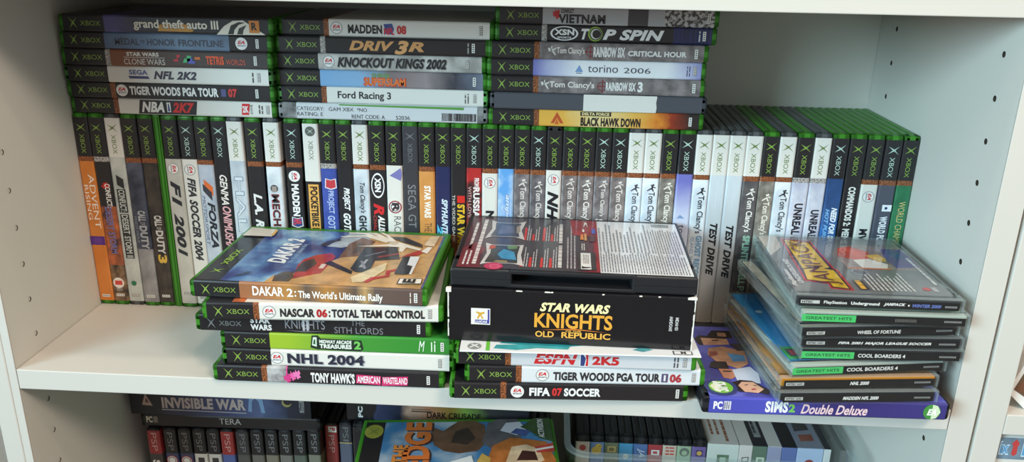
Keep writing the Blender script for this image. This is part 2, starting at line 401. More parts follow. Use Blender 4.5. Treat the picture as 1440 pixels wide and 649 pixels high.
# text on a cover reads along +Y with its tops towards -X: write it with this map
def cover_text(mb, T, s, x0, x1, y0, y1, c, style, lay=5):
    """x0: where the tops of the letters are, x1: their feet."""
    vs, fs = text_outline(s, style)
    mb.add([(x1 + (x0 - x1) * b, y0 + (y1 - y0) * a, T + .22 + .03 * lay) for a, b in vs], fs, ink(c))

# ------------------------------------------------------------------ the bookcase
WID = 763.0
PANEL = mat((205, 201, 194), 0.5, 0.0, 0.35)
def pegged_panel(mb, xin, sgn, holes_y, z_lo, z_hi):
    """Inner face of a side panel at x = xin with rows of real peg holes sunk into it (sgn: direction into the wood)."""
    ys = [0.8]
    for y in holes_y: ys += [y - 6, y + 6]
    ys += [273]
    dark = mat((64, 54, 44), 0.8)
    for i in range(len(ys) - 1):
        a, b = ys[i], ys[i + 1]
        if i % 2 == 0: mb.poly([(xin, a, z_lo), (xin, b, z_lo), (xin, b, z_hi), (xin, a, z_hi)], PANEL); continue
        yc = (a + b) / 2
        zs = [113.24 + 32 * k for k in range(-20, 12) if z_lo + 10 < 113.24 + 32 * k < z_hi - 10]
        zp = z_lo
        for z in zs:
            if z - 6 > zp: mb.poly([(xin, a, zp), (xin, b, zp), (xin, b, z - 6), (xin, a, z - 6)], PANEL)
            n = 16; circ = []; sq = []
            for k in range(n):
                th = 6.2832 * (k + .5) / n; c, s = math.cos(th), math.sin(th)
                f = 6 / max(abs(c), abs(s)); sq.append((xin, yc + c * f, z + s * f)); circ.append((2.4 * c, 2.4 * s))
            # square corners so the plate stays closed
            V = sq + [(xin, yc + c, z + s) for c, s in circ] + [(xin + sgn * 10, yc + c, z + s) for c, s in circ] + [(xin, yc + 6, z + 6), (xin, yc - 6, z + 6), (xin, yc - 6, z - 6), (xin, yc + 6, z - 6)]
            F = [(k, (k + 1) % n, n + (k + 1) % n, n + k) for k in range(n)]
            F += [(1, 48, 2), (5, 49, 6), (9, 50, 10), (13, 51, 14)]
            mb.add(V, F, PANEL)
            mb.add(V, [(n + k, n + (k + 1) % n, 2 * n + (k + 1) % n, 2 * n + k) for k in range(n)] + [tuple(range(2 * n, 3 * n))], dark)
            zp = z + 6
        mb.poly([(xin, a, zp), (xin, b, zp), (xin, b, z_hi), (xin, a, z_hi)], PANEL)
def bookcase():
    t = thing('bookcase', 'white open bookcase with peg-holed side panels, filling most of the photo', 'bookcase', (0, 0, -700))
    up = 700
    sh = lambda p: (p[0], p[1], p[2] + up)
    mb = MB(sh); pegged_panel(mb, 0, -1, (33.3, 232), -690, 640)
    mb.box(-7, -0.05, 0, .9, -700, 640, PANEL, .35); mb.box(-7, -.9, .4, 274, -700, 640, PANEL)
    mb.box(-23.6, -7.2, -.4, 274, -700, 640, PANEL, 1.0)
    mb.build('side_panel', t)
    mb = MB(sh); pegged_panel(mb, WID, 1, (33.3, 232), -690, 640)
    mb.box(WID + .05, WID + 19.5, 0, .9, -700, 640, PANEL, .35); mb.box(WID + 10.5, WID + 19.5, .6, 274, -700, 640, PANEL)
    mb.build('side_panel', t)
    mb = MB(sh); mb.box(-20, WID + 19, 273.5, 277, -700, 640, PANEL); mb.build('back_panel', t)
    for z in (-337 - 319, -337, -18, 301, 301 + 321):
        mb = MB(sh); mb.box(0.5, WID - 0.5, 0, 273, z, z + 18, PANEL, .7, 2); mb.build('shelf_board', t)
    return t
bookcase()
FLOOR = MB(); FLOOR.box(-3000, 3500, -3500, 290, -720, -700.2, mot((120, 112, 104), (150, 142, 132), 8)); fl = FLOOR.build('floor'); fl['kind'] = 'structure'
WALL = MB(); WALL.box(-3000, 3500, 285, 400, -700, 1800, mot((206, 204, 198), (214, 212, 206), 6)); wl = WALL.build('wall_back'); wl['kind'] = 'structure'
def neighbour_right():
    t = thing('bookcase', 'neighbouring white bookcase at the right edge, only its front edge and a shelf showing', 'bookcase', (785.4, 0, -700))
    up = 700; sh = lambda p: (p[0], p[1], p[2] + up)
    mb = MB(sh); mb.box(0, 20.5, 0, 276, -700, 640, PANEL, .8); mb.build('side_panel', t)
    mb = MB(sh); mb.box(0, 420, 273.5, 277, -700, 640, PANEL); mb.build('back_panel', t)
    for z in (-337, -20, 301): mb = MB(sh); mb.box(20.8, 420, 0, 273, z, z + 18, PANEL, .7); mb.build('shelf_board', t)
def neighbour_left():
    t = thing('bookcase', 'neighbouring bookcase beyond the left panel, a dim sliver at the bottom left corner', 'bookcase', (-440, 0, -700))
    up = 700; sh = lambda p: (p[0], p[1], p[2] + up)
    mb = MB(sh); mb.box(0, 415, 273.5, 277, -700, 640, PANEL); mb.build('back_panel', t)
    mb = MB(sh); mb.box(0, 18, 0, 276, -700, 640, PANEL, .8); mb.build('side_panel', t)
    for z in (-337, 301): mb = MB(sh); mb.box(18.3, 415, 0, 273, z, z + 18, PANEL, .7); mb.build('shelf_board', t)
neighbour_right(); neighbour_left()

# ------------------------------------------------------------------ the standing row
# x, shell, top label, band, zones along the spine, printed elements, label
ROW=[
(0.6,'g','K','O',[('or',)],[('T', 'ADVENT', 57.9, 111.2, 0.5, 0.88, (238, 226, 214), ''), ('T', 'RISING', 68.2, 102.6, 0.14, 0.4, (238, 226, 214), ''), ('P', [(119.1, 0), (127.8, 0), (127.8, 1), (119.1, 1)], (84, 40, 128)), ('T', '<<<<', 120.6, 126.4, 0.2, 0.8, (120, 80, 160), ''), ('R', 180.6)],'green game case with orange spine and purple band, standing against the left side panel'),
(15.1,'g','K','S',[('dk',), (88.7, 'fire'), (147.9, 'camo')],[('SPL', 68.4, 0.6, (190, 40, 36)), ('T', 'CONFLICT:', 66.4, 89.4, 0.5, 0.85, (232, 228, 226), 'b'), ('T', 'DESERT STORM', 89.4, 136.1, 0.3, 0.75, (112, 112, 168), 'b'), ('D', 166.5, 0.5, 5.5, (226, 216, 208)), ('P', [(164.2, 0.25), (168.7, 0.25), (168.7, 0.75), (164.2, 0.75)], (200, 70, 60)), ('T', '601', 171.8, 174.8, 0.3, 0.7, (200, 200, 200), ''), ('R', 179.3)],'case with flame-coloured desert spine and white oval near its foot, second from the left panel'),
(29.8,'s','W',None,[('pale',)],[('P', [(57.6, 0.3), (64.5, 0.3), (68.7, 0.75), (61.8, 0.75)], (40, 42, 44)), ('P', [(61.8, 0.3), (67.3, 0.3), (71.4, 0.75), (65.9, 0.75)], (40, 42, 44)), ('P', [(71.4, 0.22), (94.5, 0.22), (94.5, 0.8), (71.4, 0.8)], (44, 46, 48)), ('T', 'CONFLICT:', 72.1, 93.8, 0.3, 0.72, (190, 196, 194), 'b'), ('P', [(96.0, 0.22), (140.7, 0.22), (140.7, 0.8), (96.0, 0.8)], (44, 46, 48)), ('T', 'DESERT', 96.7, 115.9, 0.3, 0.72, (190, 196, 194), 'b'), ('T', 'STORM II', 118.1, 139.9, 0.3, 0.72, (190, 196, 194), 'b'), ('D', 166.7, 0.5, 2.6, (40, 110, 80)), ('RO', 179.5)],'grey-topped case with pale grey spine and dark boxed lettering, third from the left panel'),
(45.4,'g','K','O',[('navy',), (130.6, 'stone')],[('T', 'CALL', 91.9, 102.5, 0.35, 0.85, (168, 170, 176), 'B'), ('T', 'OF', 103.2, 106.1, 0.45, 0.75, (168, 170, 176), ''), ('T', 'DUTY', 106.8, 130.6, 0.35, 0.85, (168, 170, 176), 'B'), ('T', 'FINEST HOUR', 97.5, 124.8, 0.1, 0.26, (130, 134, 142), ''), ('R', 179.6)],'case with stormy blue-grey spine fading to pale grey, between pale grey and brown-black spines'),
(60.4,'g','K','O',[('brn',)],[('T', 'CALL', 96.3, 107.0, 0.35, 0.85, (206, 202, 200), 'B'), ('T', 'OF', 107.7, 110.6, 0.45, 0.75, (206, 202, 200), ''), ('T', 'DUTY', 111.3, 135.2, 0.35, 0.85, (206, 202, 200), 'B'), ('T', '3', 135.9, 144.7, 0.3, 0.9, (214, 176, 70), 'B'), ('R', 179.0)],'case with brown-black spine, silver capitals and a gold numeral, fifth from the left panel'),
(75.2,'slim',None,None,[],[],'thin bare green edge of a case, squeezed between brown-black and white-grey spines'),
(82.9,'g','K',None,[('pale2',)],[('EA', 49.8), ('T', 'F1', 61.4, 86.4, 0.2, 0.8, (44, 44, 50), 'Bi'), ('T', '2001', 93.4, 136.5, 0.2, 0.8, (44, 44, 50), 'Bi'), ('RO', 175.1)],'case with dingy white spine and big slanted black characters, right of the thin green edge'),
(98.2,'g','K',None,[('W',)],[('EA', 50.7), ('T', 'FIFA SOCCER 2004', 58.2, 140.4, 0.25, 0.78, (50, 50, 56), 'Bi'), ('RO', 179.1)],'case with white spine, round badge and long narrow black lettering, below the left upper stack'),
(113.3,'g','K','O',[('sky2',)],[('P', [(59.1, 0.3), (66.0, 0.3), (75.6, 0.85), (66.0, 0.85)], (216, 110, 60)), ('P', [(63.2, 0.2), (70.1, 0.2), (79.8, 0.75), (71.5, 0.75)], (60, 60, 70)), ('T', 'FORZA', 81.2, 126.7, 0.4, 0.88, (44, 46, 56), 'Bi'), ('T', 'MOTORSPORT', 74.9, 124.5, 0.1, 0.3, (90, 100, 140), 'i')],'case with icy blue spine and an orange slanted emblem above black italics'),
(128.3,'g','K',None,[('dk',)],[('T', 'GENMA', 54.5, 83.5, 0.3, 0.78, (232, 224, 220), 'bi'), ('T', 'ONIMUSHA', 84.9, 127.6, 0.3, 0.85, (226, 170, 176), 'bi')],'black-spined case with white and pink brushed lettering, left of the silver spine'),
(143.4,'s','W',None,[('silv',)],[('T', 'HALO', 55.4, 132.8, 0.2, 0.82, (126, 140, 160), 'b'), ('T', 'HALO', 56.1, 132.1, 0.25, 0.77, (206, 214, 222), '')],'white-topped case with silvery spine and wide-spaced pale metallic capitals'),
(160.0,'g','K','O',[('dk',)],[('T', 'L.A. RUSH', 71.3, 130.1, 0.25, 0.8, (222, 220, 220), 'Bi')],'black-spined case with white italic initials, between the silver spine and a white one'),
(177.0,'s','W','O',[('frost',)],[('D', 66.0, 0.45, 3.6, (80, 72, 70)), ('P', [(63.9, 0.3), (69.4, 0.3), (69.4, 0.6), (63.9, 0.6)], (150, 140, 134)), ('T', 'MECH', 71.5, 102.9, 0.22, 0.74, (170, 40, 40), 'B'), ('T', 'MECH', 71.8, 102.6, 0.28, 0.7, (52, 46, 48), 'b'), ('T', 'ASSAULT', 104.4, 147.7, 0.22, 0.74, (52, 46, 48), 'B')],'white-topped case with frosty spine, helmet emblem and red-edged lettering'),
(195.7,'g','K','O',[('dk',)],[('EAW', 53.8), ('T', 'MADDEN', 61.3, 92.4, 0.28, 0.74, (236, 234, 234), 'B'), ('SH', 98.1, 0.52, (50, 70, 130)), ('T', 'NFL', 95.2, 100.9, 0.25, 0.75, (210, 60, 60), 'B')],'black-spined case with round white badge, white capitals and a blue-red shield'),
(213.2,'g','X',None,[('dk',)],[('P', [(60.7, 0.18), (120.9, 0.18), (120.9, 0.84), (60.7, 0.84)], (222, 166, 84)), ('T', 'POCKETBIKE', 62.8, 101.7, 0.28, 0.76, (40, 30, 26), 'B'), ('T', 'RACER', 103.1, 120.2, 0.28, 0.76, (40, 30, 26), 'B')],'green-topped case with a long white top label and dark lettering on an orange strip'),
(228.2,'g','K','S',[('blue',)],[('SH', 59.5, 0.6, (190, 60, 70)), ('T', 'PROJECT', 66.4, 88.5, 0.3, 0.76, (176, 190, 226), 'b'), ('T', 'GOTHAM', 90.6, 116.8, 0.3, 0.76, (176, 190, 226), 'b')],'case with royal blue spine and small red shield'),
(243.2,'g','K',None,[('dk',)],[('T', 'PROJECT', 63.2, 85.2, 0.28, 0.76, (232, 232, 234), 'Bi'), ('T', 'GOTHAM', 88.0, 119.8, 0.28, 0.76, (232, 232, 234), 'Bi')],'black-spined case with white italics, right of the royal blue spine'),
(258.0,'s','W','O',[('frost2',)],[('T', "Tom Clancy's", 57.9, 87.5, 0.3, 0.72, (48, 48, 52), 'bi'), ('T', 'GHOST RECON', 89.6, 144.6, 0.25, 0.75, (40, 42, 48), 'B')],'white-topped case with frosty spine and dark script, left of the oval-badged spine'),
(273.4,'g','K','O',[('dk',)],[('OV', 60.1, 0.5), ('T', 'XSN', 52.7, 66.3, 0.3, 0.7, (236, 236, 238), 'B'), ('T', 'R', 77.3, 88.4, 0.2, 0.85, (206, 44, 48), 'Bi'), ('T', 'ALLISPORT', 89.1, 122.3, 0.45, 0.88, (236, 232, 232), 'Bi'), ('T', 'CHALLENGE', 89.1, 122.3, 0.15, 0.36, (200, 60, 60), 'i')],'black-spined case with tall white oval badge and red initial'),
(289.0,'g','K',None,[('W',)],[('P', [(50.2, 0.2), (54.9, 0.9), (48.1, 1), (42.8, 0.9)], (120, 118, 176)), ('RING', 80.2, 0.5), ('T', 'R', 76.1, 85.1, 0.3, 0.75, (60, 50, 54), 'B'), ('T', 'RACING', 89.2, 118.2, 0.4, 0.85, (110, 108, 112), '')],'case with white spine, violet brushstroke and red-black ring emblem'),
(304.0,'g','D',None,[('char',)],[('T', 'SEGA', 58.5, 83.2, 0.3, 0.8, (130, 132, 138), ''), ('T', 'GT', 87.3, 99.9, 0.3, 0.8, (130, 132, 138), '')],'all-charcoal spined case with dim grey lettering, left of the tan-orange spine'),
(319.0,'g','K','O',[('tan',)],[('T', 'STAR WARS', 58.7, 89.6, 0.32, 0.74, (240, 236, 228), 'B'), ('T', 'THE CLONE', 94.5, 120.7, 0.3, 0.78, (110, 80, 60), '')],'case with tan-orange spine and white capitals, above the big cover lying in front'),
(334.0,'g','K',None,[('mid',)],[('T', 'SPYHUNTER', 71.1, 109.5, 0.4, 0.8, (206, 222, 238), 'Bi'), ('T', '2', 96.1, 105.9, 0.1, 0.45, (90, 190, 226), 'Bi')],'case with midnight blue spine and icy blue italics, right of the tan-orange spine'),
(348.3,'g','K',None,[('dk',), (105.4, 'fire')],[('P', [(67.3, 0.42), (74.1, 0.42), (74.1, 0.92), (67.3, 0.92)], (206, 44, 36)), ('T', 'STAR WARS', 75.5, 121.0, 0.42, 0.92, (226, 180, 50), 'B'), ('T', 'THE VIDEO GAME', 66.6, 112.5, 0.1, 0.28, (220, 214, 210), '')],'black-spined case with small red square above yellow capitals'),
(362.6,'g','K',None,[('redk',)],[('T', 'FROM', 49.9, 58.0, 0.52, 0.84, (232, 222, 220), 'B'), ('T', 'RUSSIA', 58.6, 88.1, 0.45, 0.88, (232, 222, 220), 'B'), ('T', 'WITH LOVE', 58.0, 88.1, 0.12, 0.34, (220, 170, 165), '')],'case with red and black spine and white capitals'),
(377.0,'g','K','O',[('W',)],[('EA', 54.1), ('T', 'NBA LIVE', 80.7, 136.5, 0.25, 0.8, (36, 36, 40), 'B')],'white-spined case with badge and one bold black letter, right of the red and black spine'),
(391.6,'g','K',None,[('skyb',)],[('T', 'amped', 64.5, 96.9, 0.4, 0.86, (80, 96, 168), 'Bi'), ('T', 'amped', 64.8, 96.5, 0.44, 0.82, (206, 222, 240), 'bi')],'case with bright sky-blue cloudy spine'),
(406.1,'g','K','O',[('gry',)],[('T', "Tom Clancy's", 57.2, 90.8, 0.3, 0.82, (214, 206, 200), 'b'), ('FIG', 53.2, 0.55, (214, 206, 200))],'grey-spined case with pale lettering, immediately right of the sky-blue spine'),
(420.7,'g','K','O',[('gryd',)],[('T', "Tom Clancy's", 58.8, 90.3, 0.3, 0.82, (214, 206, 200), 'b'), ('FIG', 54.7, 0.55, (214, 206, 200))],'grey-spined case with low brown band, second right of the sky-blue spine'),
(435.1,'s2','K',None,[('W',)],[('EA', 49.6), ('T', 'NHL', 60.3, 95.4, 0.15, 0.85, (34, 34, 38), 'Bi')],'dark-topped case with white spine and huge slanted black letters above the black disc case'),
(449.5,'g','K','O',[('gryw',)],[('T', "Tom Clancy's", 55.2, 89.3, 0.3, 0.82, (214, 206, 200), 'b'), ('FIG', 51.1, 0.55, (214, 206, 200))],'grey-brown spined case just right of the huge slanted black letters'),
(464.0,'g','K','O',[('gryw',)],[('T', "Tom Clancy's", 56.0, 88.8, 0.3, 0.82, (226, 220, 214), 'b'), ('FIG', 52.0, 0.55, (226, 220, 214))],'grey-brown spined case with the highest band, second right of the huge black letters'),
(478.9,'g','K','O',[('gry',)],[('T', "Tom Clancy's", 56.2, 82.8, 0.4, 0.75, (214, 206, 200), 'b'), ('FIG', 52.2, 0.58, (214, 206, 200)), ('T', 'SPLINTER CELL', 85.5, 129.1, 0.2, 0.7, (226, 224, 222), 'B')],'grey-spined case with smaller lettering, third right of the huge black letters'),
(493.7,'g','K','O',[('gryw',)],[('T', "Tom Clancy's", 56.4, 90.6, 0.3, 0.82, (214, 206, 200), 'b'), ('FIG', 52.4, 0.55, (214, 206, 200))],'grey-brown spined case, immediately left of two white-topped pale spines'),
(508.2,'s','W','O',[('ice',)],[('T', "Tom Clancy's", 58.6, 90.1, 0.3, 0.82, (70, 70, 76), 'b'), ('FIG', 54.6, 0.55, (70, 70, 76))],'white-topped pale blue spine with dark script, left one of an adjacent pair'),
(522.8,'s','W','O',[('ice',)],[('T', "Tom Clancy's", 58.2, 89.5, 0.3, 0.82, (58, 58, 64), 'b'), ('FIG', 54.1, 0.55, (58, 58, 64))],'white-topped pale blue spine with dark script, right one of an adjacent pair'),
(537.7,'g','K','O',[('gryo',)],[('T', "Tom Clancy's", 56.3, 90.4, 0.3, 0.82, (224, 220, 212), 'b'), ('FIG', 52.3, 0.55, (224, 220, 212))],'olive-grey spined case between a white-topped pale spine and a violet-white spine'),
(553.0,'g','K',None,[('viol',)],[('P', [(78.9, 0.4), (82.3, 0.2), (82.3, 0.7)], (120, 150, 190)), ('T', 'torino', 88.5, 113.6, 0.35, 0.75, (70, 74, 96), ''), ('T', '2006', 116.4, 137.1, 0.35, 0.75, (70, 74, 96), '')],'case whose spine fades from violet to white'),
(568.0,'s','W','O',[('ice',)],[('T', "Tom Clancy's", 60.1, 96.3, 0.3, 0.82, (50, 54, 60), 'b'), ('FIG', 56.0, 0.55, (50, 54, 60)), ('T', 'GHOST RECON', 98.4, 141.6, 0.5, 0.9, (110, 160, 196), 'B'), ('T', 'ISLAND THUNDER', 99.8, 141.6, 0.18, 0.4, (120, 150, 176), '')],'white-topped pale spine with dark script above light blue block letters'),
(582.6,'s','W',None,[('silvt',)],[('T', 'TEST DRIVE', 86.1, 137.4, 0.3, 0.78, (30, 30, 32), 'Bi'), ('RO', 181.3)],'left one of two matching silver spines with bold black italics'),
(597.5,'s','W',None,[('silvt',)],[('T', 'TEST DRIVE', 87.7, 139.7, 0.3, 0.78, (30, 30, 32), 'Bi'), ('RO', 180.7)],'right one of two matching silver spines with bold black italics'),
(612.2,'s','W','O',[('dkf',)],[('T', "Tom Clancy's", 59.3, 93.3, 0.3, 0.82, (226, 224, 220), 'b'), ('FIG', 55.3, 0.55, (226, 224, 220)), ('T', 'SPLINTER CELL', 96.8, 145.7, 0.4, 0.85, (150, 190, 170), 'B'), ('T', 'P.C', 147.1, 160.2, 0.4, 0.85, (150, 190, 170), '')],'white-topped case with dark framed spine and pale green lettering, right of the silver pair'),
(626.9,'g','K','O',[('gryo',)],[('T', "Tom Clancy's", 64.2, 95.6, 0.3, 0.82, (224, 218, 208), 'b'), ('FIG', 60.1, 0.55, (224, 218, 208))],'black-topped case with olive-grey spine between two white-topped cases'),
(641.5,'s','W','O',[('ice',)],[('T', "Tom Clancy's", 59.7, 92.3, 0.3, 0.82, (60, 62, 68), 'b'), ('FIG', 55.7, 0.55, (60, 62, 68))],'white-topped frosty spine with dark script, right of the olive-grey spine under clear cases'),
(656.6,'g','K','S',[('lav',)],[('T', 'UNREAL', 64.5, 94.5, 0.28, 0.8, (40, 40, 48), 'B'), ('T', 'CHAMPIONSHIP', 97.3, 136.8, 0.28, 0.6, (40, 40, 48), 'B')],'black-topped case with lavender spine and bold black capitals'),
(671.8,'s','W','S',[('lav',)],[('T', 'UNREAL', 70.1, 97.5, 0.3, 0.8, (44, 44, 54), 'B'), ('T', 'CHAMPIONSHIP 2', 99.5, 139.8, 0.3, 0.6, (44, 44, 54), 'B')],'white-topped case with lavender spine and bold black capitals'),
(687.0,'g','K',None,[('ocean',)],[('T', 'NEED FOR SPEED', 67.6, 108.7, 0.5, 0.86, (236, 240, 246), 'Bi'), ('T', 'HOT PURSUIT', 68.9, 108.7, 0.15, 0.4, (120, 176, 226), 'Bi')],'case with ocean blue spine and white and blue italics'),
(702.5,'g','K',None,[('dk',)],[('T', 'COMMANDOS 2:', 47.7, 84.7, 0.3, 0.74, (232, 230, 226), 'B'), ('T', 'MEN OF COURAGE', 87.4, 135.0, 0.3, 0.74, (232, 230, 226), 'B')],'black-spined case with narrow white capitals, fourth from the right end of the row'),
(717.9,'g','K','O',[('W',)],[('EA', 56.5), ('T', 'MVP BASEBALL', 86.9, 141.6, 0.28, 0.78, (36, 36, 42), 'B')],'white-spined case with round badge, third from the right end of the row'),
(733.2,'g','K','O',[('wpt',)],[('P', [(63.3, 0.38), (69.4, 0.38), (69.4, 0.95), (63.3, 0.95)], (232, 234, 238)), ('D', 66.4, 0.62, 1.3, (40, 50, 110)), ('T', 'WORLD POKER', 74.1, 105.7, 0.34, 0.8, (232, 232, 236), 'B')],'case with slate spine, white card mark and blue edge, second from the right end'),
(748.6,'g','K','O',[('grn',)],[('T', 'WORLD CHAMPIONSHIP', 60.1, 120.5, 0.34, 0.76, (206, 186, 120), '')],'case with deep green spine and gold capitals, at the right end of the row'),
]
for i, (x, sh, top, band, zones, els, label) in enumerate(ROW):
    TR = min(14.6, math.floor(((ROW[i + 1][0] if i < 50 else WID) - x - .25) * 5) / 5)
    y = 134.2 + 3.8 * x / WID + random.uniform(-.5, .9)
    if sh == 'slim':
        make_case((x, y + .6, .15), 0, 6.6, True, GREEN, None, None, [], [], label, 'row of standing game cases', D_=133)
        continue
    col = {'g': GREEN, 's': GREYS, 's2': (44, 44, 46)}[sh]
    mk = None
    if top == 'K' and i in (7, 9, 13, 24, 28, 32, 33, 37, 46, 49): mk = (176, 200, 190)
    d = 134.5 if y < 138 else 133.8
    make_case((x, y, .15), 0, TR, True, col, top, band, zones, els, label, 'row of standing game cases', D_=d, mark=mk)

# ------------------------------------------------------------------ stacks lying on the row
TS = 14.68; TC = 14.5
STACKS = []
def S(x, y, lev, shell, top, band, zones, els, label, rz=0.0): STACKS.append((x, y, lev, shell, top, band, zones, els, label, rz))
DARK = 'dk'
TOMC = lambda a, b: [('FIG', a, .5, (214, 206, 200)), ('T', "Tom Clancy's", a + 4, b, .26, .74, (220, 210, 204), 'b')]
CROSS = lambda a: [('D', a, .5, 4.2, (120, 50, 52)), ('D', a, .5, 3.5, (112, 104, 106)), ('P', [(a - 5, .47), (a + 5, .47), (a + 5, .53), (a - 5, .53)], (130, 44, 46)), ('P', [(a - .4, .1), (a + .4, .1), (a + .4, .9), (a - .4, .9)], (130, 44, 46))]
# left upper stack, bottom to top
S(1.4, 134.6, 0, GREEN, 'K', 'O', [('W',)], [('P', [(63, .06), (116, .06), (118, .92), (65, .92)], (40, 36, 40)), ('T', 'NBA', 66, 87, .16, .82, (232, 230, 226), 'Bi'), ('P', [(89.5, .2), (93, .2), (93, .8), (89.5, .8)], (226, 224, 220)), ('P', [(90.3, .25), (92.4, .25), (91.6, .75), (90.6, .7)], (60, 70, 130)), ('T', '2K7', 94.5, 115, .16, .82, (206, 46, 46), 'Bi'),
   ('P', [(158, .16), (164.5, .16), (166, .86), (159, .86)], (206, 44, 50)), ('T', '2K', 159.2, 164.6, .3, .72, (236, 230, 228), 'B'), ('T', 'SPORTS', 166.3, 168.2, .2, .8, (60, 56, 60), ''), ('LINES', 174, 179, .25, .8, 2, (80, 76, 76)), ('RO', 182)], 'white-spined case lying at the bottom of the left upper stack, red and black boxed lettering')
S(1.8, 132.0, 1, GREEN, 'K', 'O', [(DARK,)], [('EAW', 51), ('T', 'TIGER WOODS', 58, 104.5, .24, .78, (232, 230, 228), 'B'), ('T', 'PGA TOUR', 106.5, 139, .24, .78, (232, 230, 228), 'B'), ('P', [(141.5, .28), (146, .28), (146, .74), (141.5, .74)], (84, 84, 130)), ('T', '07', 148, 156, .24, .78, (206, 60, 60), 'B'), ('R', 174)], 'black-spined case second from the bottom of the left upper stack, round badge and red digits')
S(2.6, 129.5, 2, (60, 110, 52), 'K', None, [('W',)], [('T', 'SEGA', 60, 77, .5, .8, (96, 104, 150), 'B'), ('P', [(60, .26), (78, .26), (77, .42), (59, .42)], (60, 66, 110)), ('T', 'NFL 2K2', 82, 121, .26, .76, (64, 60, 76), 'Bi'), ('LINES', 171, 174, .2, .8, 1, (80, 76, 76)), ('RO', 177)], 'white-spined case third from the bottom of the left upper stack, plain dark slanted lettering')
S(3.0, 128.5, 3, GREEN, 'K', 'S', [('umber',)], [('T', 'STAR WARS', 60, 89, .62, .86, (220, 214, 206), 'B'), ('P', [(57, .53), (94, .53), (94, .56), (57, .56)], (206, 200, 196)), ('T', 'CLONE WARS', 57, 94, .12, .46, (220, 214, 206), ''), ('P', [(102, .5), (105, .5), (105, .76), (108, .76), (108, .62), (106, .62), (106, .36), (102, .36)], (200, 60, 70)), ('P', [(110, .3), (114, .3), (114, .72), (118, .72), (118, .56), (112, .56)], (80, 180, 120)), ('P', [(115, .26), (121, .26), (121, .4), (119, .4), (119, .6), (117, .6), (117, .4), (115, .4)], (90, 100, 190)), ('P', [(121, .5), (126, .5), (126, .66), (121, .66)], (206, 110, 60)), ('T', 'TETRIS', 131, 147, .22, .74, (216, 88, 54), 'B'), ('T', 'WORLDS', 149, 166, .24, .56, (206, 96, 80), ''), ('R', 175)], 'brown to charcoal spined case in the left upper stack with small coloured blocks')
S(3.7, 129.0, 4, GREEN, 'K', None, [('cloud',), (152, DARK)], [('T', 'MEDAL', 50, 72, .26, .66, (66, 70, 86), 'b'), ('T', 'OF', 73, 77, .38, .58, (66, 70, 86), ''), ('T', 'HONOR', 79, 104, .26, .66, (66, 70, 86), 'b'), ('T', 'FRONTLINE', 107, 147, .26, .66, (66, 70, 86), 'b'), ('EAW', 163), ('R', 177)], 'cloudy steel-blue spined case, second from the top of the left upper stack')
S(6.5, 127.0, 5, GREEN, 'K', None, [('gta',)], [('P', [(88, .12), (118, .12), (120, .2), (116, .52), (104, .6), (90, .5)], (196, 140, 54)), ('T', 'grand theft auto III', 66.6, 142.4, .1, .84, (40, 36, 36), 'B'), ('T', 'grand theft auto III', 67, 142, .14, .8, (228, 222, 208), 'b'), ('P', [(140, .0), (147, .5), (155, .82), (164, .86), (170, .6), (183, .04)], (224, 218, 204)), ('P', [(150, .04), (153, .55), (160, .76), (166, .74), (160, .6), (156, .3), (155, .04)], (44, 40, 40)), ('P', [(158, .04), (160, .4), (167, .6), (164, .3), (163, .04)], (60, 56, 54)), ('P', [(169, .14), (178, .14), (178, .86), (169, .86)], (206, 128, 54)), ('T', 'R', 171, 176, .3, .74, (40, 32, 30), 'B')], 'topmost case of the left upper stack, with violet and orange tints and a white crest')
# middle upper stack
S(192.2, 136.0, 0, (130, 132, 134), None, None, [('clam',), (17, (206, 208, 212)), (180, 'clam')], [('P', [(56, .9), (168, .82), (168, .98), (56, .98)], (90, 150, 70)), ('T', 'CATEGORY:', 17.5, 42, .54, .78, (70, 72, 80), ''), ('T', 'GAM XBX', 46.5, 69, .54, .78, (70, 72, 80), ''), ('T', '*NO', 72, 81, .54, .78, (70, 72, 80), ''), ('T', 'RATING: E', 17.5, 41, .2, .44, (70, 72, 80), ''), ('T', 'RENT CODE: A', 67, 97, .12, .36, (70, 72, 80), ''), ('T', '52036', 107, 119.5, .12, .36, (70, 72, 80), ''), ('BAR', 148.5, 179, .12, .6)], 'worn grey rental case with a white barcode sticker, bottom of the middle upper stack')
S(192.0, 137.6, 1, (92, 172, 88), 'K', 'O', [('W',)], [('T', 'Ford Racing 3', 55, 103, .18, .76, (54, 54, 58), 'b'), ('LINES', 169, 174, .2, .8, 2, (90, 86, 86)), ('RO', 178)], 'cream-spined bright green case with plain upright lettering, second from bottom of the middle stack')
S(191.5, 137.4, 2, GREEN, 'K', None, [('slam',)], [('T', 'SHREK', 87, 104, .6, .9, (106, 140, 84), 'B'), ('T', 'SUPERSLAM', 79.5, 117.5, .1, .64, (200, 70, 40), 'B'), ('T', 'SUPERSLAM', 80.5, 116.5, .16, .58, (222, 120, 60), 'b'), ('R', 178)], 'case with sky-blue to grey spine and small orange-red lettering in the middle upper stack')
S(190.3, 138.4, 3, GREEN, 'K', None, [('knock',)], [('EA', 50), ('T', 'KNOCKOUT KINGS 2002', 58, 155, .16, .8, (110, 108, 106), 'Bi'), ('T', 'KNOCKOUT KINGS 2002', 57.6, 154.4, .2, .8, (40, 38, 40), 'Bi'), ('RO', 173)], 'silver-grey spined case with heavy black italics, third from the top of the middle upper stack')
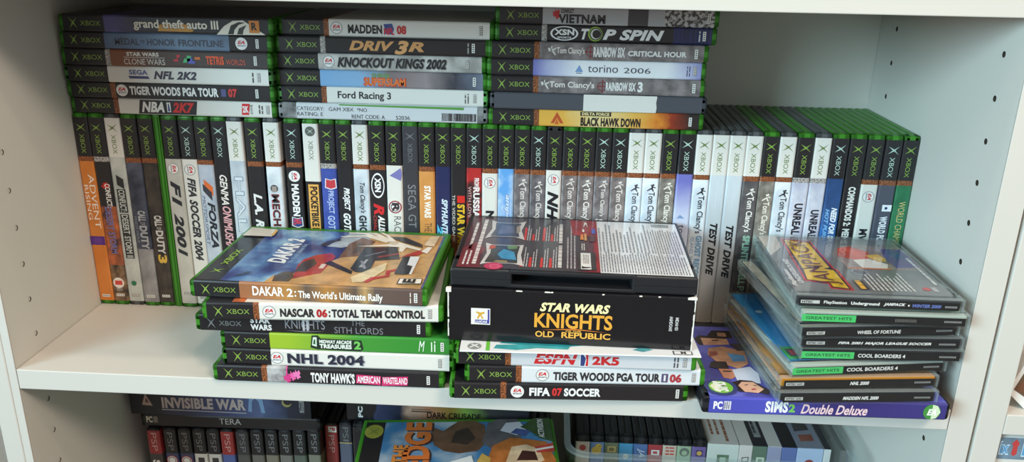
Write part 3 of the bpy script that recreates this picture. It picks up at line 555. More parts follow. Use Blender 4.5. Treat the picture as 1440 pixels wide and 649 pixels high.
S(193.7, 135.5, 4, GREEN, 'K', 'S', [(DARK,)], [('T', 'DRIV', 66, 106, .22, .8, (206, 150, 96), 'Bi'), ('T', '3', 106, 118.5, .04, .86, (216, 160, 104), 'Bi'), ('T', 'R', 118, 132, .22, .8, (206, 150, 96), 'Bi'), ('LINES', 170, 172.5, .2, .8, 1, (170, 168, 166)), ('R', 175)], 'black-spined case with copper-coloured slanted lettering, second from the top of the middle upper stack')
S(197.1, 137.0, 5, GREEN, 'K', 'O', [('W',)], [('EA', 52), ('T', 'MADDEN', 62, 92, .2, .72, (42, 40, 44), 'B'), ('SH', 97.5, .5, (60, 76, 140)), ('T', 'NFL', 93.6, 102.4, .16, .56, (206, 50, 56), 'B'), ('T', '08', 104.8, 113, .2, .72, (196, 50, 52), 'B'), ('RO', 178)], 'white-spined case on top of the middle upper stack, shield and red digits on it')
# right upper stack
S(382.2, 134.5, 0, GREEN, 'K', 'O', [('bhd',)], [('P', [(55.5, .2), (61, .9), (67, .2), (64, .2), (61, .55), (58.4, .2)], (190, 80, 40)), ('P', [(59, .14), (63, .14), (61, .5)], (206, 96, 50)), ('P', [(81.5, .7), (108.5, .7), (108.5, .96), (81.5, .96)], (44, 38, 36)), ('T', 'DELTA FORCE', 83, 107, .74, .92, (226, 206, 150), 'B'), ('T', 'BLACK HAWK DOWN', 82, 134.6, .08, .62, (38, 34, 34), 'B'), ('R', 178)], 'case with fiery yellow-orange spine at the bottom of the right upper stack')
S(383.4, 133.5, 1, (66, 68, 74), None, None, [((74, 76, 84),)], [('P', [(82.5, 0), (146, 0), (146.5, .3), (145.8, .6), (146.4, 1), (82.5, 1)], (222, 216, 210))], 'unlabelled slate-grey case with a blank white paper strip in the right upper stack')
S(380.7, 134.3, 2, GREEN, 'K', 'O', [('gryw',)], TOMC(51, 94) + CROSS(101) + [('T', 'RAINBOW SIX', 104, 130, .24, .76, (226, 222, 220), 'B'), ('T', '3', 131.5, 136, .2, .82, (226, 222, 220), 'B'), ('R', 180)], 'brown-grey spined case directly above the unlabelled slate one, lettering ends mid-spine')
S(380.4, 134.6, 3, GREEN, 'K', None, [('tor',)], [('P', [(77, .3), (80.5, .72), (84, .3)], (120, 150, 196)), ('P', [(78, .2), (83, .2), (83, .26), (78, .26)], (120, 130, 150)), ('T', 'torino', 88, 114, .3, .74, (70, 68, 80), ''), ('T', '2006', 119, 142, .3, .62, (70, 68, 80), ''), ('LINES', 173, 177, .2, .8, 2, (90, 92, 120)), ('RO', 180)], 'white spine with violet ends and thin plain lettering, middle of the right upper stack')
S(381.0, 133.2, 4, GREEN, 'K', 'O', [('gryw',)], TOMC(56, 84) + CROSS(89) + [('T', 'RAINBOW SIX', 91.5, 118.5, .2, .8, (230, 226, 224), 'B'), ('T', 'CRITICAL HOUR', 121, 171, .3, .62, (226, 222, 220), 'B'), ('R', 179)], 'brown-grey spine with lettering along its whole length, third from top of the right upper stack')
S(386.9, 136.0, 5, GREEN, 'K', 'S', [(DARK,), (153, 'bluek')], [('OV', 60, .5), ('T', 'XSN', 51.5, 68.5, .4, .74, (236, 236, 236), 'B'), ('T', 'SPORTS', 54, 66, .2, .32, (216, 214, 214), 'B'), ('T', 'T', 74.5, 81.5, .18, .8, (232, 230, 230), 'Bi'), ('D', 86.5, .5, 6.2, (140, 170, 70)), ('D', 86.9, .5, 5.2, (42, 39, 42)), ('D', 86.9, .5, 4.4, (206, 210, 200)), ('D', 87.6, .5, 3.6, (42, 39, 42)), ('T', 'P SPIN', 93, 145, .18, .8, (232, 230, 230), 'Bi'), ('LINES', 174.5, 177, .2, .8, 1, (200, 200, 206)), ('R', 179)], 'black spine fading to navy with white italics, second in the right upper stack')
S(387.4, 134.5, 6, GREEN, 'K', None, [('viet',), (113, (70, 66, 70)), (130, (170, 170, 174)), (144, 'camod')], [('SPL', 52.5, .62, (196, 44, 46)), ('T', 'CONFLICT', 56, 67, .66, .9, (60, 50, 50), 'B'), ('T', 'VIETNAM', 54, 94, .08, .6, (46, 42, 44), 'B'), ('R', 181)], 'topmost case of the right upper stack, grey spine with red splash and dark foliage')
for x, y, lev, shell, top, band, zones, els, label, rz in STACKS:
    make_case((x, y, 190.25 + TS * lev), rz, TC, False, shell, top, band, zones, els, label, 'game cases stacked on the standing row', D_=133.5 if y > 136.5 else 134.5)

# ------------------------------------------------------------------ front stacks on the shelf
F = lambda x, y, rz, lev, shell, top, band, zones, els, label, **k: make_case((x, y, .15 + 14.7 * lev), rz, 14.5, False, shell, top, band, zones, els, label, 'game cases stacked at the shelf front', **k)
F(169.4, -3.7, .7, 0, GREEN, 'K', 'O', [('tony',), (61, (214, 70, 140)), (62, DARK)], [('SPL', 66, .5, (222, 96, 160)), ('SPL', 70, .6, (226, 120, 176)), ('SPL', 62, .36, (206, 60, 130)), ('T', "TONY HAWK'S", 81, 117, .12, .76, (230, 228, 226), 'B'), ('P', [(118, .18), (138, .1), (138.5, .66), (118.6, .72)], (206, 50, 110)), ('P', [(139, .08), (160, .14), (160.5, .7), (139.6, .62)], (206, 50, 110)), ('T', 'AMERICAN', 119, 137.5, .2, .64, (236, 226, 230), 'b'), ('T', 'WASTELAND', 140, 160, .2, .62, (236, 226, 230), 'b'), ('R', 177)], 'black-spined case with pink splashes, bottom of the left front stack')
F(177.7, -1.8, .7, 1, GREEN, 'K', None, [('W',)], [('EA', 45.5), ('T', 'NHL 2004', 54.6, 117.4, .16, .82, (150, 150, 160), 'B'), ('T', 'NHL 2004', 54, 116.5, .2, .82, (46, 46, 62), 'B'), ('RO', 178)], 'white-spined case with wide navy lettering, second from the bottom of the left front stack')
F(177.7, -1.6, .7, 2, GREEN, 'K', None, [('mid2',)], [('P', [(73.5, .2), (78, .12), (80, .1), (114, .06), (116.5, .2), (115, .74), (82, .78), (80, .96), (75, .94)], (36, 50, 40)), ('P', [(74.8, .34), (78.6, .26), (79, .84), (76, .84)], (206, 222, 206)), ('P', [(75.8, .42), (77.6, .4), (77.8, .7), (76.6, .7)], (50, 90, 60)), ('T', 'MIDWAY ARCADE', 81, 107, .48, .7, (226, 234, 224), 'B'), ('T', 'TREASURES', 81, 107, .18, .44, (226, 234, 224), 'B'), ('T', '2', 109, 114.5, .18, .68, (110, 190, 90), 'B'), ('T', 'M', 161, 166, .2, .84, (230, 240, 226), 'i'), ('LINES', 171, 176, .2, .85, 2, (206, 226, 200)), ('R', 180)], 'bright lime to green spined case in the left front stack')
F(158.9, -2.1, .9, 3, GREEN, 'K', None, [('K',)], [('T', 'STAR', 45, 61, .56, .92, (220, 218, 216), 'B'), ('T', 'WARS', 45, 62, .14, .5, (220, 218, 216), 'B'), ('T', 'KNIGHTS', 73, 105, .3, .84, (136, 136, 142), ''), ('P', [(72, .2), (88, .12), (106, .2), (88, .16)], (136, 136, 142)), ('T', 'II', 87, 92, .2, .9, (176, 176, 182), 'b'), ('T', 'THE', 126, 137, .6, .92, (126, 126, 132), ''), ('T', 'SITH LORDS', 112.5, 151.6, .12, .5, (126, 126, 132), ''), ('R', 180)], 'all-black spined case with dim grey lettering, third from the top of the left front stack', mark=(124, 124, 122), cover=[(4, 'K'), (24, 'K')])
F(169.8, -11.8, 3.3, 4, GREEN, 'K', 'O', [('W',)], [('EA', 53), ('T', 'NASCAR', 61.5, 88.6, .22, .72, (44, 42, 46), 'B'), ('T', '06', 90, 98.4, .22, .72, (176, 40, 44), 'B'), ('T', ':', 99.6, 100.8, .24, .62, (44, 42, 46), 'B'), ('T', 'TOTAL TEAM CONTROL', 102, 175, .22, .72, (44, 42, 46), 'B'), ('RO', 179)], 'white-spined case with bold black lettering under the topmost case of the left front stack', cover=[(4, 'K'), (24, 'fire'), (34, 'W')])
SKY = printed(((0, (34, 40, 84)), (.4, (58, 70, 128)), (.62, (88, 128, 178)), (.85, (150, 186, 206)), (1, (190, 208, 220))), 26, None, .19, .24)
SAND = mot((176, 128, 78), (222, 184, 132), 26)
bone = (238, 230, 214)
DAK = [('P', [(84, 1), (96, 6), (80, 14), (92, 40), (104, 58), (118, 84), (100, 100), (112, 125), (184, 125), (184, 1)], (206, 162, 108)), ('P', [(60, 1), (63, 16), (78, 22), (96, 45), (118, 60), (124, 1)], (206, 158, 100)),
       ('P', [(86, 86), (100, 84), (120, 100), (118, 126), (100, 126), (92, 104)], (176, 186, 196)), ('P', [(104, 60), (122, 66), (126, 104), (112, 112), (104, 94)], (120, 84, 64)), ('P', [(112, 68), (118, 76), (118, 96), (112, 96)], (84, 64, 54)),
       ('P', [(80, 10), (75, 40), (76, 53), (84, 64), (95, 70), (101, 62), (99, 24), (90, 18)], (176, 52, 50)), ('P', [(77, 24), (77, 46), (84, 56), (90, 44), (86, 26)], (70, 52, 56)), ('P', [(94, 34), (98, 34), (98, 44), (94, 44)], (226, 206, 196)), ('P', [(66, 3), (64, 15), (69, 24), (76, 24), (80, 14), (79, 4)], (86, 66, 52)), ('P', [(68, 6), (67, 14), (71, 19), (75, 18), (77, 12), (76, 6)], (60, 48, 42)),
       ('P', [(96, 45), (99, 52), (123, 31), (124, 24)], (40, 38, 42)), ('P', [(120, 36), (120, 87), (148, 91), (156, 62), (136, 56), (137, 29), (126, 29)], (48, 46, 52)), ('P', [(126, 40), (128, 58), (130, 58), (129, 40)], (170, 170, 178)), ('P', [(131, 36), (124, 54), (126, 54), (133, 38)], (150, 150, 160)), ('P', [(138, 62), (152, 72), (152, 76), (136, 66)], (150, 60, 66)), ('P', [(124, 66), (140, 80), (141, 78), (126, 64)], (110, 112, 124)),
       ('P', [(125, 18), (137, 37), (147, 52), (149, 36), (140, 10), (129, 7)], (232, 212, 168)), ('P', [(137, 9), (141, 19), (152, 24), (150, 34), (158, 40), (160, 36), (154, 33), (155, 22), (144, 15), (141, 8)], (190, 52, 50)),
       ('P', [(112, 88), (126, 92), (138, 96), (146, 104), (152, 100), (170, 88), (169, 84), (156, 90), (155, 79), (152, 79), (150, 90), (140, 91), (126, 89)], bone), ('P', [(92, 110), (114, 114), (136, 100), (138, 103), (115, 118), (93, 112)], bone), ('P', [(96, 121), (112, 120), (137, 102), (140, 105), (114, 124), (97, 123)], bone), ('P', [(114, 125), (120, 121), (139, 103), (142, 106), (122, 125)], bone), ('P', [(125, 126), (132, 118), (141, 103), (144, 105), (134, 121), (128, 126)], bone), ('D', 143, 100, 4.4, (206, 186, 160)),
       ('P', [(136, 116), (150, 116), (169, 99), (171, 91), (152, 102)], (50, 46, 52)), ('P', [(80, 88), (84, 98), (92, 106), (95, 102), (88, 95), (86, 84)], (62, 56, 58)), ('P', [(154, 62), (160, 72), (168, 83), (174, 83), (170, 72), (158, 66)], (186, 56, 52)),
       ('P', [(158, 28), (158, 67), (165, 67), (165, 48), (169, 45), (171, 30), (166, 27)], (44, 44, 50)), ('P', [(164, 68), (172, 68), (172, 28), (170, 28), (170, 46), (165, 48)], (232, 232, 236)),
       ('P', [(164, 7), (183.5, 9), (183, 20), (164, 19)], (60, 52, 48)), ('P', [(165, 8), (182.6, 9.8), (182.2, 19), (165, 18)], (232, 226, 216)), ('P', [(168.5, 8.4), (178, 9.2), (177.6, 18.6), (168.5, 17.8)], (214, 206, 192)),
       ('P', [(33, 7), (38, 11), (44, 20), (40, 19), (35, 12)], (44, 52, 86)), ('P', [(171, 80), (175, 92), (179, 92), (177, 76)], (232, 228, 222)), ('P', [(171, 96), (173, 118), (181, 122), (180, 94)], (222, 202, 172)),
       ('P', [(4, 103), (4.5, 126), (30, 122), (31, 103)], (214, 206, 192)), ('P', [(29, 106), (29, 121), (31, 121), (32, 106)], (222, 168, 60))]
dk_case = F(157.6, -2.3, -.8, 5, GREEN, 'K', None, [('dakar',)], [('T', 'DAKAR', 51, 76, .26, .8, (240, 236, 230), 'b'), ('T', '2', 78.5, 83.5, .26, .74, (240, 236, 230), 'b'), ('T', ':', 84.6, 86, .28, .62, (240, 236, 230), 'b'), ('T', "The World's Ultimate Rally", 87.5, 154.6, .1, .66, (240, 236, 230), 'b'), ('LINES', 176, 178, .2, .8, 1, (220, 210, 200)), ('R', 180.5)], 'top case of the left front stack, its desert-and-blue-sky cover facing up with a skeletal hand', cover=[(4, 'K'), (24.5, SKY)], cover_els=DAK)
sl = [c for c in dk_case.children if c.name.startswith('printed_sleeve')][0]
mb = MB(); cover_text(mb, 14.5, 'DAKAR 2', 47, 63, 42, 102, (236, 238, 240), 'Bi'); cover_text(mb, 14.5, "The World's Ultimate Rally", 65, 70, 44, 90, (170, 206, 232), 'i'); cover_text(mb, 14.5, 'E', 168, 178, 9.5, 17.5, (40, 36, 36), 'B', 40)
cover_text(mb, 14.5, 'XBOX', 11.5, 18, 34, 70, (142, 180, 60), 'b'); mb.poly([(14.5 - b * 4.6, 21 + a * 5, 14.8) for a, b in XM], ink((150, 186, 60)))
mb.build_split('cover_lettering', sl)

# middle front stack
F(365.1, -15.8, 3.2, 0, GREEN, 'K', 'O', [(DARK,)], [('EAW', 54), ('T', 'FIFA', 63.5, 80, .26, .76, (232, 232, 232), 'B'), ('T', '07', 81.5, 89.5, .26, .76, (206, 54, 54), 'B'), ('T', 'SOCCER', 91, 120, .26, .76, (232, 232, 232), 'B'), ('R', 181)], 'black-spined case with white and red lettering, bottom of the middle front stack')
F(377.0, -14.2, 2.8, 1, GREEN, 'K', 'O', [((214, 216, 220),)], [('EA', 61.5), ('T', 'TIGER WOODS', 70, 118, .2, .72, (48, 46, 50), 'B'), ('T', 'PGA TOUR', 120, 154, .2, .72, (48, 46, 50), 'B'), ('P', [(155.3, .2), (160.3, .2), (160.3, .72), (155.3, .72)], (84, 76, 110)), ('P', [(157, .28), (158.6, .28), (158.6, .64), (157, .64)], (220, 216, 220)), ('T', '06', 161.8, 171, .2, .72, (170, 50, 60), 'B'), ('RO', 180.6)], 'white-spined case with badge, second from the bottom of the middle front stack')
F(368.3, -13.2, 1.3, 2, GREEN, 'K', 'O', [((204, 204, 208),)], [('T', 'ESPN', 63, 97, .18, .82, (200, 40, 46), 'Bi'), ('P', [(62, .5), (98, .5), (98, .55), (62, .55)], (204, 204, 208)), ('P', [(99, .1), (106, .1), (106, .9), (99, .9)], (232, 232, 234)), ('P', [(99.5, .14), (102.6, .14), (103.6, .6), (101, .86), (99.5, .86)], (56, 66, 120)), ('P', [(103.4, .14), (105.5, .14), (105.5, .86), (103.2, .86), (104, .5)], (200, 44, 50)), ('T', '2K5', 108.6, 129.5, .22, .74, (196, 40, 46), 'B'), ('LINES', 172, 177, .2, .8, 2, (80, 78, 84)), ('RO', 180.5)], 'silver-spined case with red slanted lettering, under the loose white cover sheet')
# loose cover sheet between the silver case and the big black box
t = thing('cover_sheet', 'loose glossy white cover sheet sticking out under the big black box', 'paper sheet', (374, -20.5, 44.5), 1.9)
mb = MB(); mb.box(0, 186, 0, 126, 0, .5, mat((228, 230, 232), .25, .4)); mb.box(0, 186, .3, 126, .5, .9, mat((228, 230, 232), .25, .4)); sh_ = mb.build('paper', t)
mb = MB(); mp = lambda a, b, l: (a, b, 1.0 + .03 * l)
elements(mb, mp, [('P', [(20, 1), (23, 1), (23, 124), (20, 124)], (110, 190, 70)), ('D', 11, 8, 5.5, (140, 146, 142)), ('P', [(8, 5), (14, 11), (13, 12), (7, 6)], (226, 230, 228)), ('P', [(8, 11), (14, 5), (15, 6), (9, 12)], (226, 230, 228)), ('D', 11, 24, 5.5, (140, 146, 142)),
    ('P', [(26, 5), (44, 3), (60, 7), (84, 6), (86, 12), (60, 14), (40, 12), (28, 11)], (70, 170, 176)), ('P', [(30, 14), (80, 10), (110, 16), (90, 24), (40, 22)], (40, 140, 150)), ('P', [(134, 8), (142, 5), (150, 9), (142, 13)], (90, 170, 180)), ('P', [(165, 2), (180, 2), (180, 8), (165, 8)], (70, 66, 70)), ('P', [(166, 2.6), (179, 2.6), (179, 7.4), (166, 7.4)], (226, 224, 226)), ('T', 'M', 171, 175, 3, 7, (40, 38, 40), 'B')], 1.0)
mb.build_split('print', sh_)
# big black box
BZ = 45.6; BH = 44.6
t = thing('game_box', 'big glossy black cardboard box with gold lettering and white worn corners', 'box', (363.2, -3.4, BZ), -.6)
mb = MB(); blk = mat((22, 21, 25), .22, .5); mb.box(0, 190, 0, 135, 0, BH, blk, .7, 2); bx = mb.build('carton', t)
mb = MB(); mp = lambda a, b, l: (a, -.10 - .03 * l, b * BH)
elements(mb, mp, [('T', 'STAR WARS', 71.5, 125.6, .63, .8, (238, 226, 170), 'Bi'), ('T', 'KNIGHTS', 67.5, 128, .32, .6, (222, 160, 60), 'b'), ('P', [(72, .275), (98, .325), (124, .275), (98, .30)], (206, 120, 50)), ('T', 'OF THE', 92, 104, .255, .29, (222, 170, 80), 'b'), ('T', 'OLD', 68.5, 83, .14, .255, (226, 172, 76), 'b'), ('T', 'REPUBLIC', 89, 127, .14, .255, (226, 172, 76), 'b'),
    ('P', [(18, .33), (33, .33), (33, .64), (18, .64)], (226, 222, 216)), ('P', [(30, .35), (32.4, .35), (32.4, .62), (31, .62), (31, .42), (21, .42), (21, .36)], (70, 70, 150)), ('P', [(22.5, .44), (24, .53), (22, .55), (22, .58), (25.5, .56), (28.5, .58), (28.5, .54), (26, .52), (28, .44), (26.6, .44), (25.2, .5), (24, .44)], (206, 160, 60)), ('T', 'LUCAS', 21.6, 30.6, .365, .405, (230, 226, 220), 'B')], BH)
# small sideways code at the right end
vs, fs = text_outline('MDW-03', 'b'); mb.add([(176 + 2.6 * (1 - y), -.2, BH * (.38 + .24 * (1 - x))) for x, y in vs], fs, ink((206, 204, 206)))
vs, fs = text_outline('WINDOWS', 'b'); mb.add([(171.5 + 2.6 * (1 - y), -.2, BH * (.36 + .28 * (1 - x))) for x, y in vs], fs, ink((206, 204, 206)))
mb.build_split('front_lettering', bx)
rnd = random.Random(11); wh = mat((226, 222, 214), .7)
mb = MB()
for x in (0, 190):
    z = 0
    while z < BH:
        l = rnd.uniform(2, 6); w = rnd.uniform(.3, .9); s_ = -1 if x == 0 else 1
        if rnd.random() < .85: mb.prism([(x + s_ * .35, -.35), (x - s_ * w, -.28), (x - s_ * w * .4, .4), (x + s_ * .3, .8)], 'z', z, min(BH, z + l), wh)
        z += l
mb.prism([(-1.6, -.8), (2.5, -.6), (2.2, 2.4), (-1.2, 2)], 'z', BH - 3.2, BH + .3, wh); mb.prism([(184, -.5), (191, -.9), (190.8, 2.4), (187, 1)], 'z', BH - 1.6, BH + .3, wh)
for k in range(6):
    x = rnd.uniform(5, 182); mb.prism([(x, -.16), (x + rnd.uniform(1, 5), -.16), (x + 2, .3)], 'z', BH - .9, BH + .12, wh)
mb.build_split('worn_edge', t)
# black disc case on the box
DZ = BZ + BH + .4; DT = 14.6
t = thing('disc_case', 'black plastic disc case lying face down on the big black box, printed back upward', 'disc case', (364.3, .2, DZ), -.9)
mb = MB(); bp = mat((30, 31, 35), .38, 0, .5)
nx0, nx1, nd = 48, 140, 19
mb.box(0, nx0, 0, 30, 0, DT, bp, 1.6, 3); mb.box(nx1, 190, 0, 30, 0, DT, bp, 1.6, 3); mb.box(0, 190, nd, 134.5, 0, DT, bp, 1.6, 3)
mb.box(nx0 - 4, nx1 + 4, .05, 20, 0, 3.0, bp, .8); mb.box(nx0 - 4, nx1 + 4, .05, 20, DT - 3.2, DT, bp, .8)
mb.box(2, nx0 - 1, -.05, 3, 6.6, 7.2, mat((12, 12, 14), .6)); mb.box(nx1 + 1, 188, -.05, 3, 6.6, 7.2, mat((12, 12, 14), .6))
mb.build('shell', t)
mb = MB(); art = printed(((0, (84, 44, 52)), (.3, (70, 58, 64)), (.6, (66, 62, 68)), (.85, (68, 58, 66)), (1, (104, 46, 58))), 30, 'X', .117, .2, wob=.5)
mb.poly([(4.5, 3, DT + .1), (116, 3, DT + .1), (116, 129, DT + .1), (4.5, 129, DT + .1)], art); mb.poly([(116, 3, DT + .1), (187, 3, DT + .1), (187, 129, DT + .1), (116, 129, DT + .1)], mat((224, 226, 230), .22, .5)); sl = mb.build('printed_sleeve', t)
mb = MB(); mp = lambda a, b, l: (a, b, DT + .2 + .02 * l)
elements(mb, mp, [('P', [(4.5, 3), (22, 3), (20, 30), (24, 44), (14, 60), (4.5, 46)], (120, 46, 54)), ('P', [(95, 88), (116, 84), (116, 129), (92, 129)], (150, 44, 52)), ('P', [(104, 3), (116, 3), (116, 84), (112, 90), (112, 8)], (150, 44, 52)),
    ('P', [(22, 10), (28, 14), (48, 14), (56, 10), (53, 34), (54, 58), (48, 56), (28, 56), (22, 60), (25, 36)], (206, 202, 200)), ('P', [(25, 15), (51, 15), (50, 34), (51, 55), (27, 55), (28, 36)], (58, 56, 54)), ('P', [(38, 24), (50, 22), (47, 40), (38, 46), (34, 34)], (70, 150, 190)), ('P', [(26, 44), (31, 48), (31, 54), (26, 54)], (190, 70, 50)), ('P', [(42, 46), (49, 48), (49, 55), (40, 55)], (96, 130, 80)), ('P', [(32, 16), (44, 16), (42, 20), (34, 20)], (150, 130, 80)),
    ('P', [(20, 70), (26, 76), (46, 76), (54, 70), (50, 94), (53, 120), (46, 114), (28, 114), (22, 120), (24, 96)], (200, 196, 196)), ('P', [(24, 77), (49, 77), (47, 94), (49, 113), (26, 113), (27, 96)], (62, 66, 86)), ('P', [(30, 82), (44, 88), (42, 104), (32, 108)], (96, 96, 120)), ('P', [(46, 86), (49, 90), (48, 108), (45, 104)], (150, 140, 130)),
    ('D', 33, 7, 7.5, (186, 50, 90)), ('D', 34, 7, 4.0, (226, 130, 150)), ('D', 34, 7, 3.2, (200, 60, 100)),
    ('P', [(99, 6), (113, 6), (113, 46), (99, 46)], (64, 60, 62)), ('P', [(101, 8), (109, 8), (109, 44), (101, 44)], (226, 224, 222)), ('P', [(101.6, 9), (108.6, 11), (108.6, 13), (104, 13), (101.6, 15)], (50, 48, 50)), ('LINES', 103, 108, 20, 40, 4, (120, 116, 116)), ('P', [(111, 92), (114.5, 92), (114.5, 106), (111, 106)], (80, 90, 170)), ('P', [(109, 72), (114, 72), (114, 88), (109, 88)], (90, 60, 66)), ('P', [(101, 76), (104, 76), (103.5, 90), (101.5, 90)], (222, 130, 60)), ('P', [(104.5, 74), (106.5, 74), (106.5, 92), (104.5, 92)], (206, 150, 90)), ('LINES', 102, 105.5, 50, 66, 2, (226, 220, 216)), ('LINES', 103, 107, 96, 104, 1, (230, 226, 224)), ('P', [(104, 108), (106, 118), (108, 108), (107, 122), (105, 122)], (226, 220, 216))], 1.0)
for x in (53, 60, 69, 76):
    elements(mb, mp, [('P', [(x, 9), (x + 2.1, 9), (x + 2.1, 22 if x < 60 else 30), (x, 22 if x < 60 else 30)], (200, 54, 52)), ('P', [(x, 70), (x + 2, 70), (x + 2, 84 + (x * 7) % 22), (x, 84 + (x * 7) % 22)], (200, 54, 52)), ('LINES', x + 2.8, x + 7, 9, 62, 2, (186, 182, 184), .55), ('LINES', x + 2.8, x + 7, 70, 118, 2, (186, 182, 184), .55)], 1.0)
elements(mb, mp, [('LINES', 90, 98.5, 9, 126, 3, (176, 168, 172), .6), ('LINES', 117, 186, 5, 52, 32, (120, 124, 132), .8), ('LINES', 117, 160, 50, 126, 14, (136, 140, 148), .55), ('LINES', 160, 186, 50, 112, 12, (130, 134, 142), .9), ('P', [(165, 118), (180, 118), (180, 126), (165, 126)], (150, 156, 160))], 1.0)
elements(mb, mp, [('LINES', 9, 14.5, 44, 112, 1, (222, 216, 214)), ('LINES', 15.5, 23, 11, 122, 1, (222, 216, 214)), ('LINES', 8, 15, 9, 40, 2, (222, 214, 214)), ('LINES', 83, 90, 10, 60, 1, (214, 208, 206)), ('LINES', 83, 90, 66, 116, 1, (214, 208, 206))], 1.0)
mb.build_split('back_cover_print', sl)

# ------------------------------------------------------------------ right front pile: purple box and clear jewel cases
PUR = printed(((0, (96, 98, 190)), (.3, (104, 108, 200)), (.6, (80, 80, 170)), (1, (62, 60, 132))), 24, None, .19, .2)
skin = (206, 158, 128); hair = (50, 38, 36)
SIMS = [('P', [(30, 118), (46, 118), (46, 103), (28, 103), (24, 108)], hair), ('P', [(33, 106), (41, 106), (41, 113), (34, 114)], (190, 140, 112)),
        ('P', [(14, 96), (16, 88), (40, 90), (40, 101), (30, 104), (16, 102)], skin), ('P', [(11, 100), (13, 88), (17, 88), (17, 102), (40, 101), (36, 106), (16, 107)], hair), ('P', [(22, 92), (30, 92), (30, 93), (22, 93)], (150, 70, 66)), ('P', [(26, 96), (32, 97), (32, 99), (26, 98)], (60, 44, 40)),
        ('P', [(17, 70), (20, 82), (33, 86), (50, 78), (48, 55), (38, 46), (22, 58)], (196, 146, 116)), ('P', [(34, 74), (48, 70), (47, 60), (36, 58)], (96, 150, 200)), ('P', [(18, 66), (26, 70), (26, 76), (19, 76)], (150, 84, 70)), ('P', [(40, 92), (56, 92), (54, 80), (44, 78)], (70, 60, 66)),
        ('P', [(14, 48), (18, 58), (30, 58), (30, 46), (22, 44)], hair), ('P', [(22, 30), (21, 45), (33, 45), (32, 32), (28, 28)], (186, 128, 100)), ('P', [(24, 40), (31, 40), (31, 42), (24, 42)], (50, 40, 40)), ('P', [(32, 24), (32, 44), (48, 50), (52, 38), (50, 22)], (196, 206, 226)),
        ('P', [(26, 22), (34, 27), (44, 26), (54, 12), (52, 5), (44, 8), (30, 8)], hair), ('P', [(31, 18), (35, 24), (44, 24), (50, 13), (44, 7), (34, 8)], (222, 176, 150)), ('P', [(40, 11), (44, 12), (43, 14), (40, 13)], (170, 60, 70)), ('P', [(36, 18), (39, 19), (39, 20), (36, 19)], (60, 44, 40)), ('P', [(43, 18), (46, 18), (46, 19), (43, 19)], (60, 44, 40)),
        ('D', 16.5, 14.5, 13, (52, 58, 112)), ('D', 16.5, 14.5, 9.5, (116, 184, 60)), ('P', [(8, 16), (15, 24), (15, 6), (11, 8)], (226, 230, 190))]
sims = F(563.1, -20.9, 1.5, 0, (34, 34, 40), None, None, [('purple',)], [('T', 'PC', 8.5, 15.5, .28, .76, (236, 234, 240), 'B'), ('P', [(16.5, .26), (22, .26), (22, .78), (16.5, .78)], (206, 204, 216)), ('LINES', 17, 21.6, .32, .74, 3, (70, 68, 96)), ('T', 'SIMS', 48.5, 66, .18, .86, (240, 240, 240), 'B'), ('T', '2', 66.5, 71.5, .22, .72, (120, 190, 90), 'B'), ('T', 'Double Deluxe', 76, 127, .16, .74, (232, 200, 206), 'bi'), ('D', 176, .5, 6.6, (70, 140, 66)), ('P', [(176, .06), (180, .14), (182.6, .5), (180, .86), (176, .94)], (206, 222, 190)), ('T', 'EA', 172.5, 179.5, .3, .68, (240, 244, 236), 'Bi')],
         'purple game box at the bottom of the right pile, overhanging the shelf edge', cover=[(5, PUR)], cover_els=SIMS, z0=5, z1=187)
sl = [c for c in sims.children if c.name.startswith('printed_sleeve')][0]
mb = MB(); cover_text(mb, 14.5, 'SIMS', 11, 21.5, 7, 23, (240, 242, 236), 'Bi', 30); mb.build_split('cover_lettering', sl)

